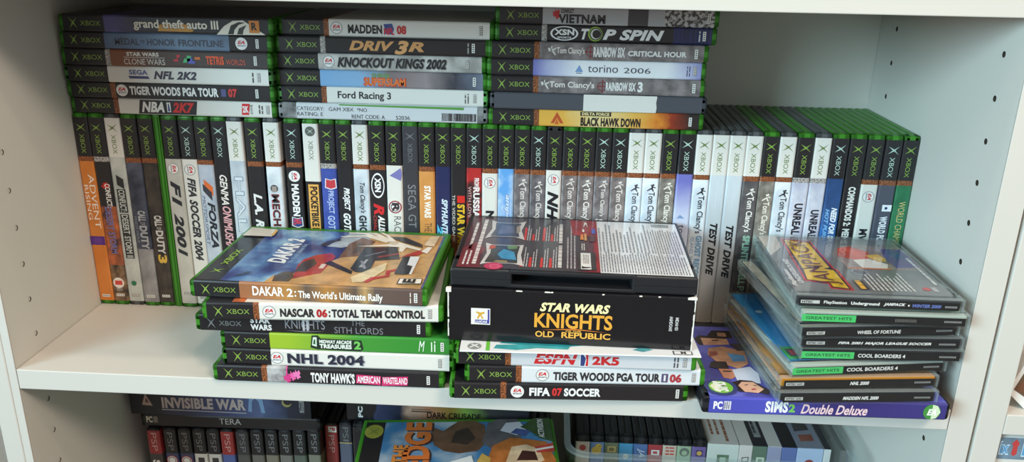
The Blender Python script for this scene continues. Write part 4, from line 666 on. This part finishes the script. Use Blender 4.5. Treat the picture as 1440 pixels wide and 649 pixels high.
def jewel(loc, rz, label, tray_col, spine_els, booklet=None, art=None, tint=None, spine_top=False):
    t = thing('jewel_case', label, 'disc case', loc, rz, 'clear jewel cases in the right pile')
    H = 10.2; X, Y = 125, 142
    mb = MB(); mb.box(0, X, 5.5, Y, H - 1.2, H, CLEAR, .25, 1)
    for x0 in (0, X - 1.3):
        mb.box(x0, x0 + 1.3, 12, Y - 2, 4.6, H - 1.2, CLEAR_EDGE)
        for y0 in (28, 102): mb.box(x0 + (1.3 if x0 == 0 else -4), x0 + (5.3 if x0 == 0 else 0), y0, y0 + 10, H - 2.4, H - 1.5, CLEAR_EDGE)
    mb.box(0, X, Y - 1.2, Y, 4.6, H - 1.2, CLEAR_EDGE); lid = mb.build('lid', t)
    mb = MB(); mb.box(1.4, X - 1.4, 0, Y - 1.4, 0, 1.1, CLEAR, .2, 1); mb.box(0, X, 0, 1.1, 0, H, CLEAR, .3, 1)
    for x0 in (0, X - 1.3): mb.box(x0, x0 + 1.3, 1.2, 11.5, 0, H, CLEAR_EDGE, .3, 1); mb.box(x0, x0 + 1.3, 11.5, Y - 1.4, 0, 4.3, CLEAR_EDGE)
    mb.box(1.4, X - 1.4, 1.2, 5.2, H - 1.0, H, CLEAR_EDGE, .2, 1); mb.build('base', t)
    mb = MB(); tm = tray_col if not isinstance(tray_col, tuple) else mat(tray_col, .4)
    mb.box(2, X - 2, 9, Y - 3, 1.4, 3.4, tm, .4, 1); mb.box(2, X - 2, 3.2, 9, 1.4, 8.6, tm, .8, 2)
    # raised disc ring and hub
    for r0, r1, hh in ((58, 60, 4.4), (6, 8, 5.2)):
        n = 40; V = []
        for rr, z in ((r0, 3.4), (r0, hh), (r1, hh), (r1, 3.4)): V += [(X / 2 + rr * math.cos(6.2832 * k / n), 74 + rr * math.sin(6.2832 * k / n), z) for k in range(n)]
        mb.add(V, [(q * n + k, q * n + (k + 1) % n, (q + 1) * n + (k + 1) % n, (q + 1) * n + k) for q in range(3) for k in range(n)], tm)
    mb.build('disc_tray', t)
    mb = MB(); mb.box(3.5, X - 3.5, 1.35, 1.6, 1.2, 7.4, mat((18, 18, 20), .4, .2)); sp = mb.build('spine_card', t)
    mb = MB(); mp = lambda a, b, l: (a, 1.3 - .03 * l, 1.2 + 6.2 * b); elements(mb, mp, spine_els, 6.2); mb.build_split('spine_lettering', sp)
    if booklet is not None:
        mb = MB(); mb.box(3, X - 3, 13, Y - 3, 7.2, 8.4, booklet); bk = mb.build('booklet', t)
        if art:
            mb = MB(); mp = lambda a, b, l: (a, b, 8.45 + .02 * l); elements(mb, mp, art[0], 1.0)
            for s, x0, x1, y0, y1, c, st in art[1]:
                vs, fs = text_outline(s, st); mb.add([(x1 + (x0 - x1) * b, y0 + (y1 - y0) * a, 8.45 + .02 * 45) for a, b in vs], fs, ink(c))
            mb.build_split('booklet_print', bk)
    return t
CODE = [('P', [(5, .3), (19, .3), (19, .72), (5, .72)], (196, 194, 192)), ('T', 'NTSC U/C', 6, 18, .36, .66, (50, 48, 50), 'B')]
SER = lambda s: [('LINES', 106, 119, .4, .66, 12, (176, 174, 174))]
GH = [('P', [(1, .05), (41, .05), (41, .95), (1, .95)], (72, 190, 104)), ('T', 'GREATEST HITS', 4, 38, .3, .7, (36, 96, 56), 'b')]
WT = (226, 224, 222)
CP = 10.5; JZ = 14.95
GREYBK = mat((150, 150, 146), .3, .3)
jewel((618.3, -28.8, JZ), 5.8, 'clear disc case directly on the purple box, lowest of the clear cases', (40, 40, 44), CODE + [('T', 'MADDEN NFL 2000', 50, 78, .28, .76, WT, 'Bi')] + SER('SLUS-00961'), mot((60, 58, 62), (120, 116, 116), 40))
jewel((618.8, -25.4, JZ + CP), 6.5, 'clear disc case with an orange inner tray showing through its edges, second lowest clear case', (206, 132, 30), CODE + [('T', 'NHL 2000', 55, 70, .28, .76, WT, 'Bi')] + SER('SLUS-00965'), mot((150, 104, 50), (206, 150, 70), 30))
jewel((626.7, -23.9, JZ + 2 * CP), 8.8, 'clear case with sky-blue booklet and green label, jutting out left of the pile', (186, 190, 182), GH + [('T', 'COOL BOARDERS 4', 44, 85, .26, .76, WT, 'b')] + SER('SCUS-94559'), mat((44, 142, 206), .3, .3),
      ([('P', [(3, 13), (122, 13), (122, 34), (3, 34)], (60, 170, 90)), ('D', 13, 100, 3, (206, 228, 240)), ('P', [(6, 18), (14, 18), (14, 30), (6, 30)], (50, 60, 56)), ('P', [(8, 20), (12, 20), (12, 28), (8, 28)], (196, 60, 70)), ('P', [(20, 136), (40, 139), (60, 120), (40, 60), (24, 80)], (70, 160, 220))], []))
jewel((634.1, -15.5, JZ + 3 * CP), 2.6, 'clear case with green label and black spine, fourth from the bottom of the clear cases', (44, 44, 48), GH + [('T', 'COOL BOARDERS 4', 44, 80, .26, .76, WT, 'b')] + SER('SCUS-94559'), mat((60, 120, 180), .3, .3))
jewel((632.1, -17.0, JZ + 4 * CP), 3.5, 'clear case with one long line of white italics, fifth from the bottom', (44, 44, 48), CODE + [('T', 'FIFA 2001 MAJOR LEAGUE SOCCER', 29, 100, .3, .74, WT, 'Bi')] + SER('SLUS-01262'), mot((70, 76, 110), (130, 140, 170), 40))
jewel((629.5, -22.8, JZ + 5 * CP), 7.4, 'clear case turned outward with dark booklet, third from the top of the clear cases', (36, 36, 42), CODE + [('T', 'WHEEL OF FORTUNE', 44, 78, .28, .74, WT, 'b')] + SER('SLUS-00895'), mot((44, 44, 60), (70, 66, 86), 40),
      ([('P', [(3, 13), (12, 13), (12, 139), (3, 139)], (206, 196, 176)), ('P', [(14, 90), (26, 90), (26, 128), (14, 128)], (96, 92, 70)), ('P', [(16, 96), (24, 96), (24, 106), (16, 106)], (206, 190, 110)), ('P', [(14, 40), (22, 40), (22, 84), (14, 84)], (130, 126, 150))], []))
jewel((629.8, -16.9, JZ + 6 * CP), .8, 'clear case with green label and illegible scuffed title, second from the top', (176, 184, 172), GH + [('LINES', 70, 86, .3, .7, 14, (120, 116, 112))] + SER('SCUS-94355'), mot((140, 160, 140), (176, 190, 170), 40))
jam_art = ([('P', [(3, 88), (3, 139), (20, 139), (17, 110)], (196, 190, 186)), ('P', [(60, 62), (58, 100), (70, 116), (86, 124), (100, 120), (122, 120), (122, 64)], (150, 130, 130)), ('P', [(22, 133), (47, 128), (48, 62), (50, 60), (49, 16), (32, 19), (33, 28), (16, 33)], (200, 40, 50)), ('P', [(23.5, 131), (45.5, 126), (46.5, 62), (48, 59), (47.4, 18), (33.6, 21), (34.4, 30), (18, 35)], (60, 30, 34)),
    ('P', [(24.5, 129), (44, 124), (44.5, 64), (36, 60), (37, 66), (22, 60)], (240, 196, 40)), ('P', [(22, 58), (37, 62), (46, 58), (46, 20), (35, 23), (35, 32), (19, 36)], (240, 196, 40)),
    ('P', [(60, 92), (66, 112), (78, 118), (90, 104), (84, 88), (72, 84)], (206, 70, 50)), ('P', [(70, 84), (84, 88), (96, 76), (92, 66), (72, 66)], (220, 216, 214)), ('P', [(84, 96), (96, 100), (100, 84), (90, 80)], (226, 180, 60)), ('P', [(103, 114), (121, 114), (120, 72), (100, 68), (98, 84)], (92, 62, 150)), ('P', [(106, 106), (116, 106), (116, 90), (106, 90)], (60, 76, 150)), ('P', [(60, 66), (94, 66), (94, 63), (58, 63)], (190, 110, 60)), ('D', 66, 56, 7, (140, 146, 156)), ('D', 66, 56, 5, (96, 100, 110)),
    ('P', [(54, 18), (62, 18), (62, 38), (54, 38)], (70, 70, 76)), ('LINES', 55.5, 65, 20, 37, 1, (236, 180, 50)), ('LINES', 116, 122, 34, 92, 1, (222, 220, 222)), ('LINES', 64, 98, 18, 56, 10, (216, 214, 214), .6), ('D', 106, 24, 3, (196, 60, 60)), ('P', [(110, 19), (114, 19), (114, 28), (110, 28)], (176, 174, 176))],
    [('JAMPACK', 25, 44, 26, 127, (110, 50, 24), ''), ('PlayStation', 4, 8.5, 20, 54, (232, 230, 230), 'bi'), ('UNDERGROUND', 9.5, 14, 26, 78, (206, 204, 206), 'B'), ])
jewel((625.2, -11.2, JZ + 7 * CP), -.1, 'topmost clear case, grey booklet with yellow and red logo under the lid', (60, 60, 64), CODE[:1] + [('T', 'NTSC', 6, 14, .36, .66, (50, 48, 50), 'B'), ('T', 'PlayStation', 22, 39, .22, .74, WT, 'b'), ('T', 'Underground', 42, 63, .22, .74, WT, 'B'), ('T', 'JAMPACK', 66, 82, .28, .76, WT, 'Bi'), ('D', 84.4, .5, .7, WT), ('T', 'WINTER 2000', 87, 108, .28, .72, (96, 112, 176), 'Bi'), ('LINES', 111, 120, .36, .62, 9, (176, 174, 176))], mot((104, 104, 108), (132, 132, 136), 30), jam_art)

# ------------------------------------------------------------------ lower shelf
FZ = -319.0
PT = 13.6
PX = [24.6, 40.9, 56.4, 71.3, 86.4, 101.6, 117.4, 132.6, 147.6, 162.3, 177.1, 192.0, 207.0, 222.0]
PY = [140, 142, 142.5, 143.5, 144, 144, 145, 146, 147, 148, 149, 151, 165, 167]
PC = [(150, 46, 48), K, K, K, K, (158, 52, 52), (58, 56, 58), K, K, K, K, K, (160, 54, 56), (56, 56, 62)]
PB = [(66, 60, 62), (60, 70, 110), (60, 66, 104), (220, 218, 214), (214, 212, 208), (84, 100, 160), (84, 82, 80), (104, 100, 96), (120, 112, 100), (112, 108, 104), (84, 92, 84), (120, 116, 104), (160, 54, 56), (92, 94, 112)]
PL = ['red-topped slim case standing at the left end of the lower shelf', 'black-topped slim case standing just right of the left-end red one', 'second black-topped slim case right of the left-end red one', 'slim black-topped case with white lower spine, left of a matching one', 'slim black-topped case with white lower spine and white side, left of the second red case',
      'red-topped slim case with blue lower spine, in the middle of the lower left row', 'dark grey slim case just right of the red and blue one', 'second slim case right of the red and blue one on the lower shelf', 'third slim case right of the red and blue one on the lower shelf', 'fourth slim case right of the red and blue one on the lower shelf', 'fifth slim case right of the red and blue one on the lower shelf', 'slim black-topped case immediately left of the all-red one',
      'all-red slim case with a white square near its top, right part of the lower row', 'slim slate case with a thin gold line, right end of the lower row']
for i, (x, y, c, b, lb) in enumerate(zip(PX, PY, PC, PB, PL)):
    els = [('T', 'PSP', 5 if i != 12 else 14, 27 if i != 12 else 36, .3, .74, (116, 114, 116) if c[0] < 100 else (196, 150, 148), '')]
    if i == 12: els += [('P', [(3.5, .3), (10.5, .3), (10.5, .95), (3.5, .95)], (222, 214, 210)), ('T', 'P', 5, 9, .45, .85, (170, 60, 60), 'B')]
    if i in (1, 2): els += [('RING', 39, .5)]
    if i in (0,): els += [('T', 'S', 38, 46, .2, .8, (226, 222, 220), 'B')]
    if i == 13: els += [('P', [(24, 0), (25, 0), (25, 1), (24, 1)], (196, 170, 110))]
    if i in (3, 4): els += [('P', [(35, .3), (44, .3), (44, .8), (35, .8)], (60, 58, 62))]
    make_case((x, y, FZ + .1), 0, PT, True, (48, 47, 50), c, None, [(30.5 if i < 12 else 25.5, b)], els, lb, 'slim cases on the lower shelf', L_=175, D_=105, z0=2.5, z1=172, sleeve_y=98, cat='game case')
make_case((18.5, 143.5, FZ + 175.3), 1.7, 14.5, False, (36, 36, 38), None, None, [('dk',)], [('T', 'PC', 6, 12.5, .34, .86, (206, 196, 180), 'B'), ('P', [(13.5, .34), (18, .34), (18, .86), (13.5, .86)], (120, 112, 104)), ('T', 'TERA', 83, 106, .36, .84, (186, 182, 180), '')], 'black disc case lying on the lower left row of slim cases', None, cat='disc case', name='disc_case', D_=122)
# blue-grey game box above it
t = thing('game_box', 'blue-grey game box with metallic lettering, tucked under the shelf at lower left', 'box', (9.7, 142.6, FZ + 190.2), 1.4)
IV = printed(((0, (30, 29, 34)), (.16, (34, 33, 42)), (.3, (58, 62, 92)), (.55, (70, 76, 116)), (.72, (88, 100, 140)), (.86, (40, 44, 60)), (1, (28, 28, 32))), 40, 'X', .19, .2, wob=.2)
mb = MB(); mb.box(0, 190, 0, 122, 0, 38, IV, .7, 2); bx = mb.build('carton', t)
mb = MB(); mp = lambda a, b, l: (a, -.10 - .03 * l, b * 38)
elements(mb, mp, [('P', [(13, .3), (17.5, .66), (24, .28)], (176, 150, 140)), ('P', [(16.5, .38), (18, .54), (20.5, .37)], (96, 60, 56)), ('P', [(33.5, .16), (122, .12), (122, .15), (33.5, .19)], (170, 168, 176)), ('P', [(33.5, .8), (122, .74), (122, .77), (33.5, .83)], (170, 168, 176)), ('T', 'DEUS EX', 88, 120, .68, .86, (196, 186, 180), ''), ('T', 'INVISIBLE WAR', 34, 122, .22, .56, (186, 172, 170), 'B'),
    ('P', [(124, .2), (126, .6), (132, .8), (140, .6), (142, .16), (138, .16), (136, .5), (132, .62), (129, .5), (128, .18)], (120, 150, 190)), ('D', 165, .5, 5, (150, 140, 90)), ('D', 166, .55, 4.4, (38, 38, 46)), ('T', 'PC CD-ROM', 178, 183, .2, .6, (190, 188, 190), '')], 38)
mb.build_split('front_lettering', bx)
# black standing disc cases to the right of the slim row, a wide box lying on them
DX = [243.2 + 14.7 * k for k in range(14)]
for k, x in enumerate(DX):
    lb = 'plain black disc case standing right of the slim slate case with the gold line' if k == 0 else 'plain black disc case standing behind the case with the bright upturned cover'
    make_case((x, 143, FZ + .1), 0, 14.2, True, (34, 34, 36), None, None, [('dk',)], [('T', 'PC', 4, 9, .3, .7, (60, 60, 62), '')] if k == 0 else [], lb, 'black disc cases on the lower shelf', cat='disc case', name='disc_case', D_=127)
t = thing('game_box', 'painted fantasy game box lying at the back of the lower shelf, behind the upturned cover', 'box', (236, 151, FZ + 190.4), 0)
DC = printed(((0, (32, 31, 34)), (.16, (32, 31, 34)), (.18, (60, 64, 96)), (.30, (48, 50, 66)), (.36, (186, 150, 130)), (.46, (176, 120, 90)), (.56, (136, 110, 50)), (.66, (120, 150, 70)), (.76, (60, 60, 60)), (1, (44, 44, 52))), 50, 'X', .19, .2, wob=.14)
mb = MB(); mb.box(0, 190, 0, 120, 0, 34, DC, .7, 2); bx = mb.build('carton', t)
mb = MB(); mp = lambda a, b, l: (a, -.10 - .03 * l, b * 34)
elements(mb, mp, [('T', 'DARK CRUSADE', 84, 140, .16, .38, (40, 34, 30), 'b'), ('P', [(68, .36), (90, .36), (90, .4), (68, .4)], (70, 60, 56)), ('P', [(68, .44), (88, .44), (88, .46), (68, .46)], (70, 60, 56))], 34)
vs, fs = text_outline('PC', 'B'); mb.add([(12 + 5 * (1 - y), -.2, 3 + 13 * x) for x, y in vs], fs, ink((216, 214, 214)))
mb.build_split('front_lettering', bx)
# stack in front with the upturned cartoon cover on top
for k in range(13):
    make_case((262, -1, FZ + .25 + 14.75 * k), 0, 14.5, False, GREEN, 'K', None, [('gry',)], [], 'green game case stacked under the case with the bright upturned cover', 'green cases stacked on the lower shelf')
SKYH = printed(((0, (44, 96, 146)), (.4, (70, 124, 170)), (.62, (130, 156, 180)), (1, (196, 202, 208))), 22, None, .19, .2)
HED = [('P', [(68, 104), (70, 118), (80, 112), (95, 130), (110, 131), (121, 122), (122, 92), (114, 78), (96, 74), (82, 78), (72, 88)], (104, 76, 58)), ('P', [(88, 92), (92, 112), (104, 118), (112, 100), (104, 88)], (62, 50, 46)),
       ('P', [(118, 92), (124, 126), (134, 133), (154, 133), (156, 96), (140, 84), (126, 82)], (96, 92, 96)), ('P', [(136, 112), (142, 126), (156, 128), (162, 112), (152, 104)], (196, 196, 206)), ('P', [(146, 108), (152, 116), (166, 112), (160, 102)], (70, 86, 140)),
       ('P', [(122, 60), (128, 86), (146, 100), (166, 96), (180, 92), (187, 62), (180, 40), (130, 40)], (186, 110, 54)), ('P', [(140, 60), (146, 84), (160, 88), (172, 80), (176, 62), (160, 50)], (226, 196, 160)), ('P', [(150, 62), (156, 78), (168, 76), (170, 62)], (70, 40, 36)), ('P', [(112, 58), (118, 74), (126, 66), (124, 50)], (196, 160, 80)),
       ('P', [(156, 118), (170, 134), (186, 134), (187, 92), (174, 98), (164, 112)], (60, 84, 50)), ('P', [(168, 84), (186, 90), (187, 76), (170, 74)], (190, 70, 60)), ('P', [(168, 80), (186, 85), (186, 82), (168, 77)], (226, 222, 220)), ('P', [(24, 2), (70, 2), (60, 40), (30, 56)], (196, 208, 216)), ('P', [(84, 58), (108, 70), (112, 48), (96, 36)], (222, 226, 228))]
hd = make_case((273.5, -10.4, -125.0), 5.3, 14.5, False, GREEN, 'K', None, [('gry',)], [], 'green case lying face up on the lower shelf, sky-blue cartoon cover with orange lettering', 'green cases stacked on the lower shelf', cover=[(4, 'K'), (22.5, SKYH)], cover_els=HED, sleeve_y=132)
sl = [c for c in hd.children if c.name.startswith('printed_sleeve')][0]
mb = MB(); disc = [(12.5 + 9 * math.cos(k * .2618), 112 + 12 * math.sin(k * .2618), 14.72) for k in range(24)]; mb.poly(disc, mot((130, 130, 40), (190, 186, 90), 30))
mb.poly([(12.5 - b * 6, 112 + a * 8, 14.78) for a, b in XM], ink((120, 130, 60)))
for s, x0, x1, y0, y1, c, st, l in (('HEDGE', 44.5, 71, 22.5, 126.5, (60, 46, 44), 'B', 3), ('HEDGE', 43, 69, 25, 128, (206, 112, 52), 'B', 6), ('THE', 35, 49.2, 57, 88, (60, 46, 44), 'B', 3), ('THE', 34, 48, 58.6, 88.6, (206, 130, 58), 'B', 6), ('ACTIVISION', 173, 179, 98, 132, (216, 214, 214), 'bi', 30)): cover_text(mb, 14.5, s, x0, x1, y0, y1, c, st, l)
mb.build_split('cover_lettering', sl)

# clear tub with boxes
t = thing('plastic_tub', 'clear plastic tub with rounded corners, holding cases and boxes on the lower shelf', 'tub', (0, 0, FZ + .1))
x0, x1, y0, y1 = 466, 737, 88, 266.5
zt = -115 - FZ
mb = MB()
def ring(off, z, r): return [(x, y, z) for x, y in rrect(x1 - x0 - 2 * off, y1 - y0 - 2 * off, max(2, r - off), 6, x0 + off, y0 + off)]
prof = [(3, 0), (0, zt - 8), (-4, zt - 8), (-4, zt), (2.0, zt), (2.2, zt - 8), (5, 2)]
rings = [ring(o_, z_, 18) for o_, z_ in prof]; n = len(rings[0])
V = [p for rg in rings for p in rg]
mb.add(V, [(q * n + k, q * n + (k + 1) % n, (q + 1) * n + (k + 1) % n, (q + 1) * n + k) for q in range(len(rings) - 1) for k in range(n)], CLEAR_TUB)
mb.add(V, [tuple(range(n)), tuple(range((len(rings) - 1) * n, len(rings) * n))], CLEAR_TUB)
mb.build('tub_body', t)
mb = MB()
rim = [ring(-4.6, zt - 1.5, 18), ring(-4.6, zt + 1.2, 18), ring(1.6, zt + 1.2, 18), ring(1.6, zt - 1.5, 18)]
V = [p for rg in rim for p in rg]; mb.add(V, [(q * n + k, q * n + (k + 1) % n, ((q + 1) % 4) * n + (k + 1) % n, ((q + 1) % 4) * n + k) for q in range(4) for k in range(n)], CLEAR_EDGE); mb.build('rim', t)
CX = [474.5 + 14.7 * k for k in range(9)]
CC = [(206, 196, 186), (110, 140, 190), (110, 116, 92), (74, 146, 190), (84, 112, 164), (170, 60, 66), (206, 188, 172), (160, 178, 150), (112, 92, 150)]
CL = ['white-labelled case with a red mark, at the left end inside the clear tub', 'pale blue case with a yellow chick shape inside the clear tub', 'olive-labelled case with a tan square inside the clear tub', 'cyan-labelled case inside the clear tub', 'steel-blue case with white letters inside the clear tub', 'red-labelled case with a white square inside the clear tub', 'cream-labelled case with red letters inside the clear tub', 'pale green case with a grey fan emblem inside the clear tub', 'violet-labelled case with a gold square inside the clear tub']
CE = [[('D', 14, .5, 3.4, (176, 70, 64))], [('D', 17, .45, 5, (222, 190, 90)), ('D', 12, .6, 3.4, (222, 190, 90)), ('D', 11.4, .7, .7, (40, 36, 36))], [('P', [(11, .2), (18, .2), (18, .8), (11, .8)], (190, 170, 110)), ('P', [(12.5, .32), (16.5, .32), (16.5, .68), (12.5, .68)], (120, 110, 76))], [('D', 22, .5, 3, (206, 206, 200))],
      [('T', 'JA', 12, 22, .25, .8, (216, 222, 232), 'i')], [('P', [(13, .22), (19, .22), (19, .8), (13, .8)], (222, 216, 214)), ('P', [(14.5, .35), (17.5, .35), (17.5, .66), (14.5, .66)], (180, 80, 84))], [('LINES', 9, 20, .2, .8, 3, (196, 54, 54))], [('D', 14, .5, 5, (104, 112, 104)), ('D', 15, .5, 2.8, (160, 178, 150))], [('P', [(11, .28), (18, .28), (18, .76), (11, .76)], (70, 60, 100)), ('D', 14.5, .52, 2.6, (200, 160, 90))]]
for x, c, lb, e in zip(CX, CC, CL, CE):
    make_case((x, 137, FZ + 2.6), 0, 14.2, True, (38, 38, 40), c, None, [(60, c)], e, lb, 'cases inside the clear tub', cat='game case', D_=118, z0=7, z1=184, sleeve_y=20)
def carton(x, w, h, col, topcol, label, els, topels=None, dark=False):
    t = thing('small_box', label, 'box', (x, 137, FZ + 2.6), 0, 'boxes inside the clear tub')
    mb = MB(); m = mat(col, .4, .2); tm = mat(topcol, .4, .2)
    mb.box(0, w, 0, 118, 0, h - .4, m, .6, 1); mb.box(.4, w - .4, .4, 117.6, h - .5, h, tm); b = mb.build('carton', t)
    if els:
        mb = MB(); mp = lambda a, bb, l: (a, -.1 - .03 * l, bb); elements(mb, mp, els, 1.0); mb.build_split('front_print', b)
    if topels:
        mb = MB(); mp = lambda a, bb, l: (a, bb, h + .1 + .03 * l); elements(mb, mp, topels[0], 1.0)
        for s, x0_, x1_, y0_, y1_, c, st in topels[1]:
            vs, fs = text_outline(s, st); mb.add([(x0_ + (x1_ - x0_) * q, y1_ + (y0_ - y1_) * (1 - p) if False else y0_ + (y1_ - y0_) * p, h + .4) for p, q in vs], fs, ink(c))
        mb.build_split('top_print', b)
    return t
H0 = 187
carton(607.5, 31.5, H0, (206, 210, 204), (214, 206, 200), 'white box with a green square emblem and brown lettering on top, inside the clear tub', [('P', [(10, H0 - 26), (22, H0 - 26), (22, H0 - 12), (10, H0 - 12)], (96, 120, 96)), ('P', [(13, H0 - 22), (19, H0 - 22), (19, H0 - 15), (13, H0 - 15)], (170, 190, 166))], ([('LINES', 6, 18, 18, 92, 2, (150, 96, 70)), ('LINES', 19, 26, 6, 90, 1, (150, 96, 70))], []))
carton(639.3, 13.2, H0, (214, 204, 200), (214, 206, 200), 'narrow white box with a small black outline mark inside the clear tub', [('P', [(3, H0 - 20), (10, H0 - 19), (10, H0 - 13), (3, H0 - 14)], (90, 84, 84)), ('P', [(4, H0 - 19), (9, H0 - 18), (9, H0 - 14), (4, H0 - 15)], (214, 204, 200))])
carton(652.8, 14.2, H0, (96, 116, 100), (42, 42, 46), 'dark green box with a pale square label inside the clear tub', [('P', [(4, H0 - 22), (12, H0 - 22), (12, H0 - 13), (4, H0 - 13)], (196, 206, 186)), ('P', [(6, H0 - 20), (10, H0 - 20), (10, H0 - 15), (6, H0 - 15)], (120, 140, 116))], ([('P', [(4, 16), (11, 16), (11, 90), (4, 90)], (150, 150, 150)), ('LINES', 5, 12, 24, 62, 1, (60, 60, 64))], []))
carton(667.3, 14.2, H0, (150, 150, 178), (206, 200, 196), 'white-topped lavender box with a red arc inside the clear tub', [('D', 7, H0 - 26, 6.6, (176, 80, 76)), ('D', 7, H0 - 27, 5.2, (214, 206, 206))])
carton(681.8, 14.6, H0, (96, 112, 164), (36, 36, 40), 'blue box with a black top inside the clear tub', [])
carton(696.8, 26, H0, (170, 186, 214), (130, 134, 150), 'pale blue box with a red figure on its front inside the clear tub', [('D', 13, H0 - 18, 5, (150, 60, 56)), ('D', 13, H0 - 28, 8, (206, 200, 206)), ('P', [(5, H0 - 26), (10, H0 - 22), (16, H0 - 22), (21, H0 - 26), (19, H0 - 30), (7, H0 - 30)], (150, 66, 60))], ([('P', [(4, 30), (20, 34), (18, 70), (6, 64)], (70, 66, 72)), ('P', [(6, 12), (20, 14), (20, 26), (6, 24)], (150, 90, 76))], []))
carton(723.2, 7.0, H0, (206, 206, 206), (50, 50, 56), 'thin white-fronted box at the right end inside the clear tub', [('T', 'PC', 1.5, 7, H0 - 22, H0 - 15, (70, 68, 70), 'b')])

# ------------------------------------------------------------------ things in the neighbouring bookcase
t = thing('cardboard_box', 'white box with blue lettering under the shelf at the right edge', 'box', (807, 6, -78), 0)
mb = MB(); mb.box(0, 150, 0, 200, 0, 54, mat((206, 206, 202), .5), .8, 1); b = mb.build('carton', t)
mb = MB(); mp = lambda a, bb, l: (a, -.1 - .03 * l, bb)
elements(mb, mp, [('P', [(-0, 32), (60, 32), (60, 52), (0, 52)], (110, 132, 150)), ('T', 'ix', 3, 11, 36, 49, (206, 226, 240), 'B'), ('T', 'ix', 3.6, 10.4, 37, 48, (90, 150, 196), 'b'), ('P', [(13, 37), (15, 35), (17.4, 37), (17, 44), (18, 47), (15, 51), (12, 47), (13.4, 44)], (186, 66, 66)), ('T', 'Flix', 21, 44, 35, 48, (206, 226, 240), 'B'), ('T', 'Flix', 21.4, 43.6, 36, 47, (90, 150, 196), 'b'), ('D', 14, 22, 6, (110, 112, 116)), ('D', 13, 22, 3, (160, 160, 160)), ('T', 'e', 24, 31, 17, 25, (120, 122, 126), '')], 1.0)
mb.build_split('front_print', b)
for k in range(3):
    t = thing('box_lid', 'cream rolled edge of a carton stack under the lettered white box, right edge', 'box', (807, 8, -119 + 13.4 * k), 0, 'cream cartons at the right edge')
    mb = MB(); mb.box(0, 150, 0, 180, 0, 13.2, mat((216, 206, 190), .6), 3, 3); mb.build('carton', t)
t = thing('picture_book', 'white-edged book with a brown and green picture, leaning at the right edge', 'book', (812, 10, -1.5), 0)
OUT = [(-4, 15), (12, -.0), (90, -.0), (90, 96), (16, 74)]
mb = MB(); mb.prism(OUT, 'y', 0, 10, mat((226, 224, 220), .5)); mb.v = [(x, y, z) for x, y, z in mb.v]; bo = mb.build('cover_board', t)
mb = MB(); mb.poly([(x, -.2, z) for x, z in ((.5, 17), (17, 6), (86, 6), (86, 90), (17.5, 70))], mot((70, 84, 60), (130, 74, 56), 30, .1)); mb.build('picture', bo)
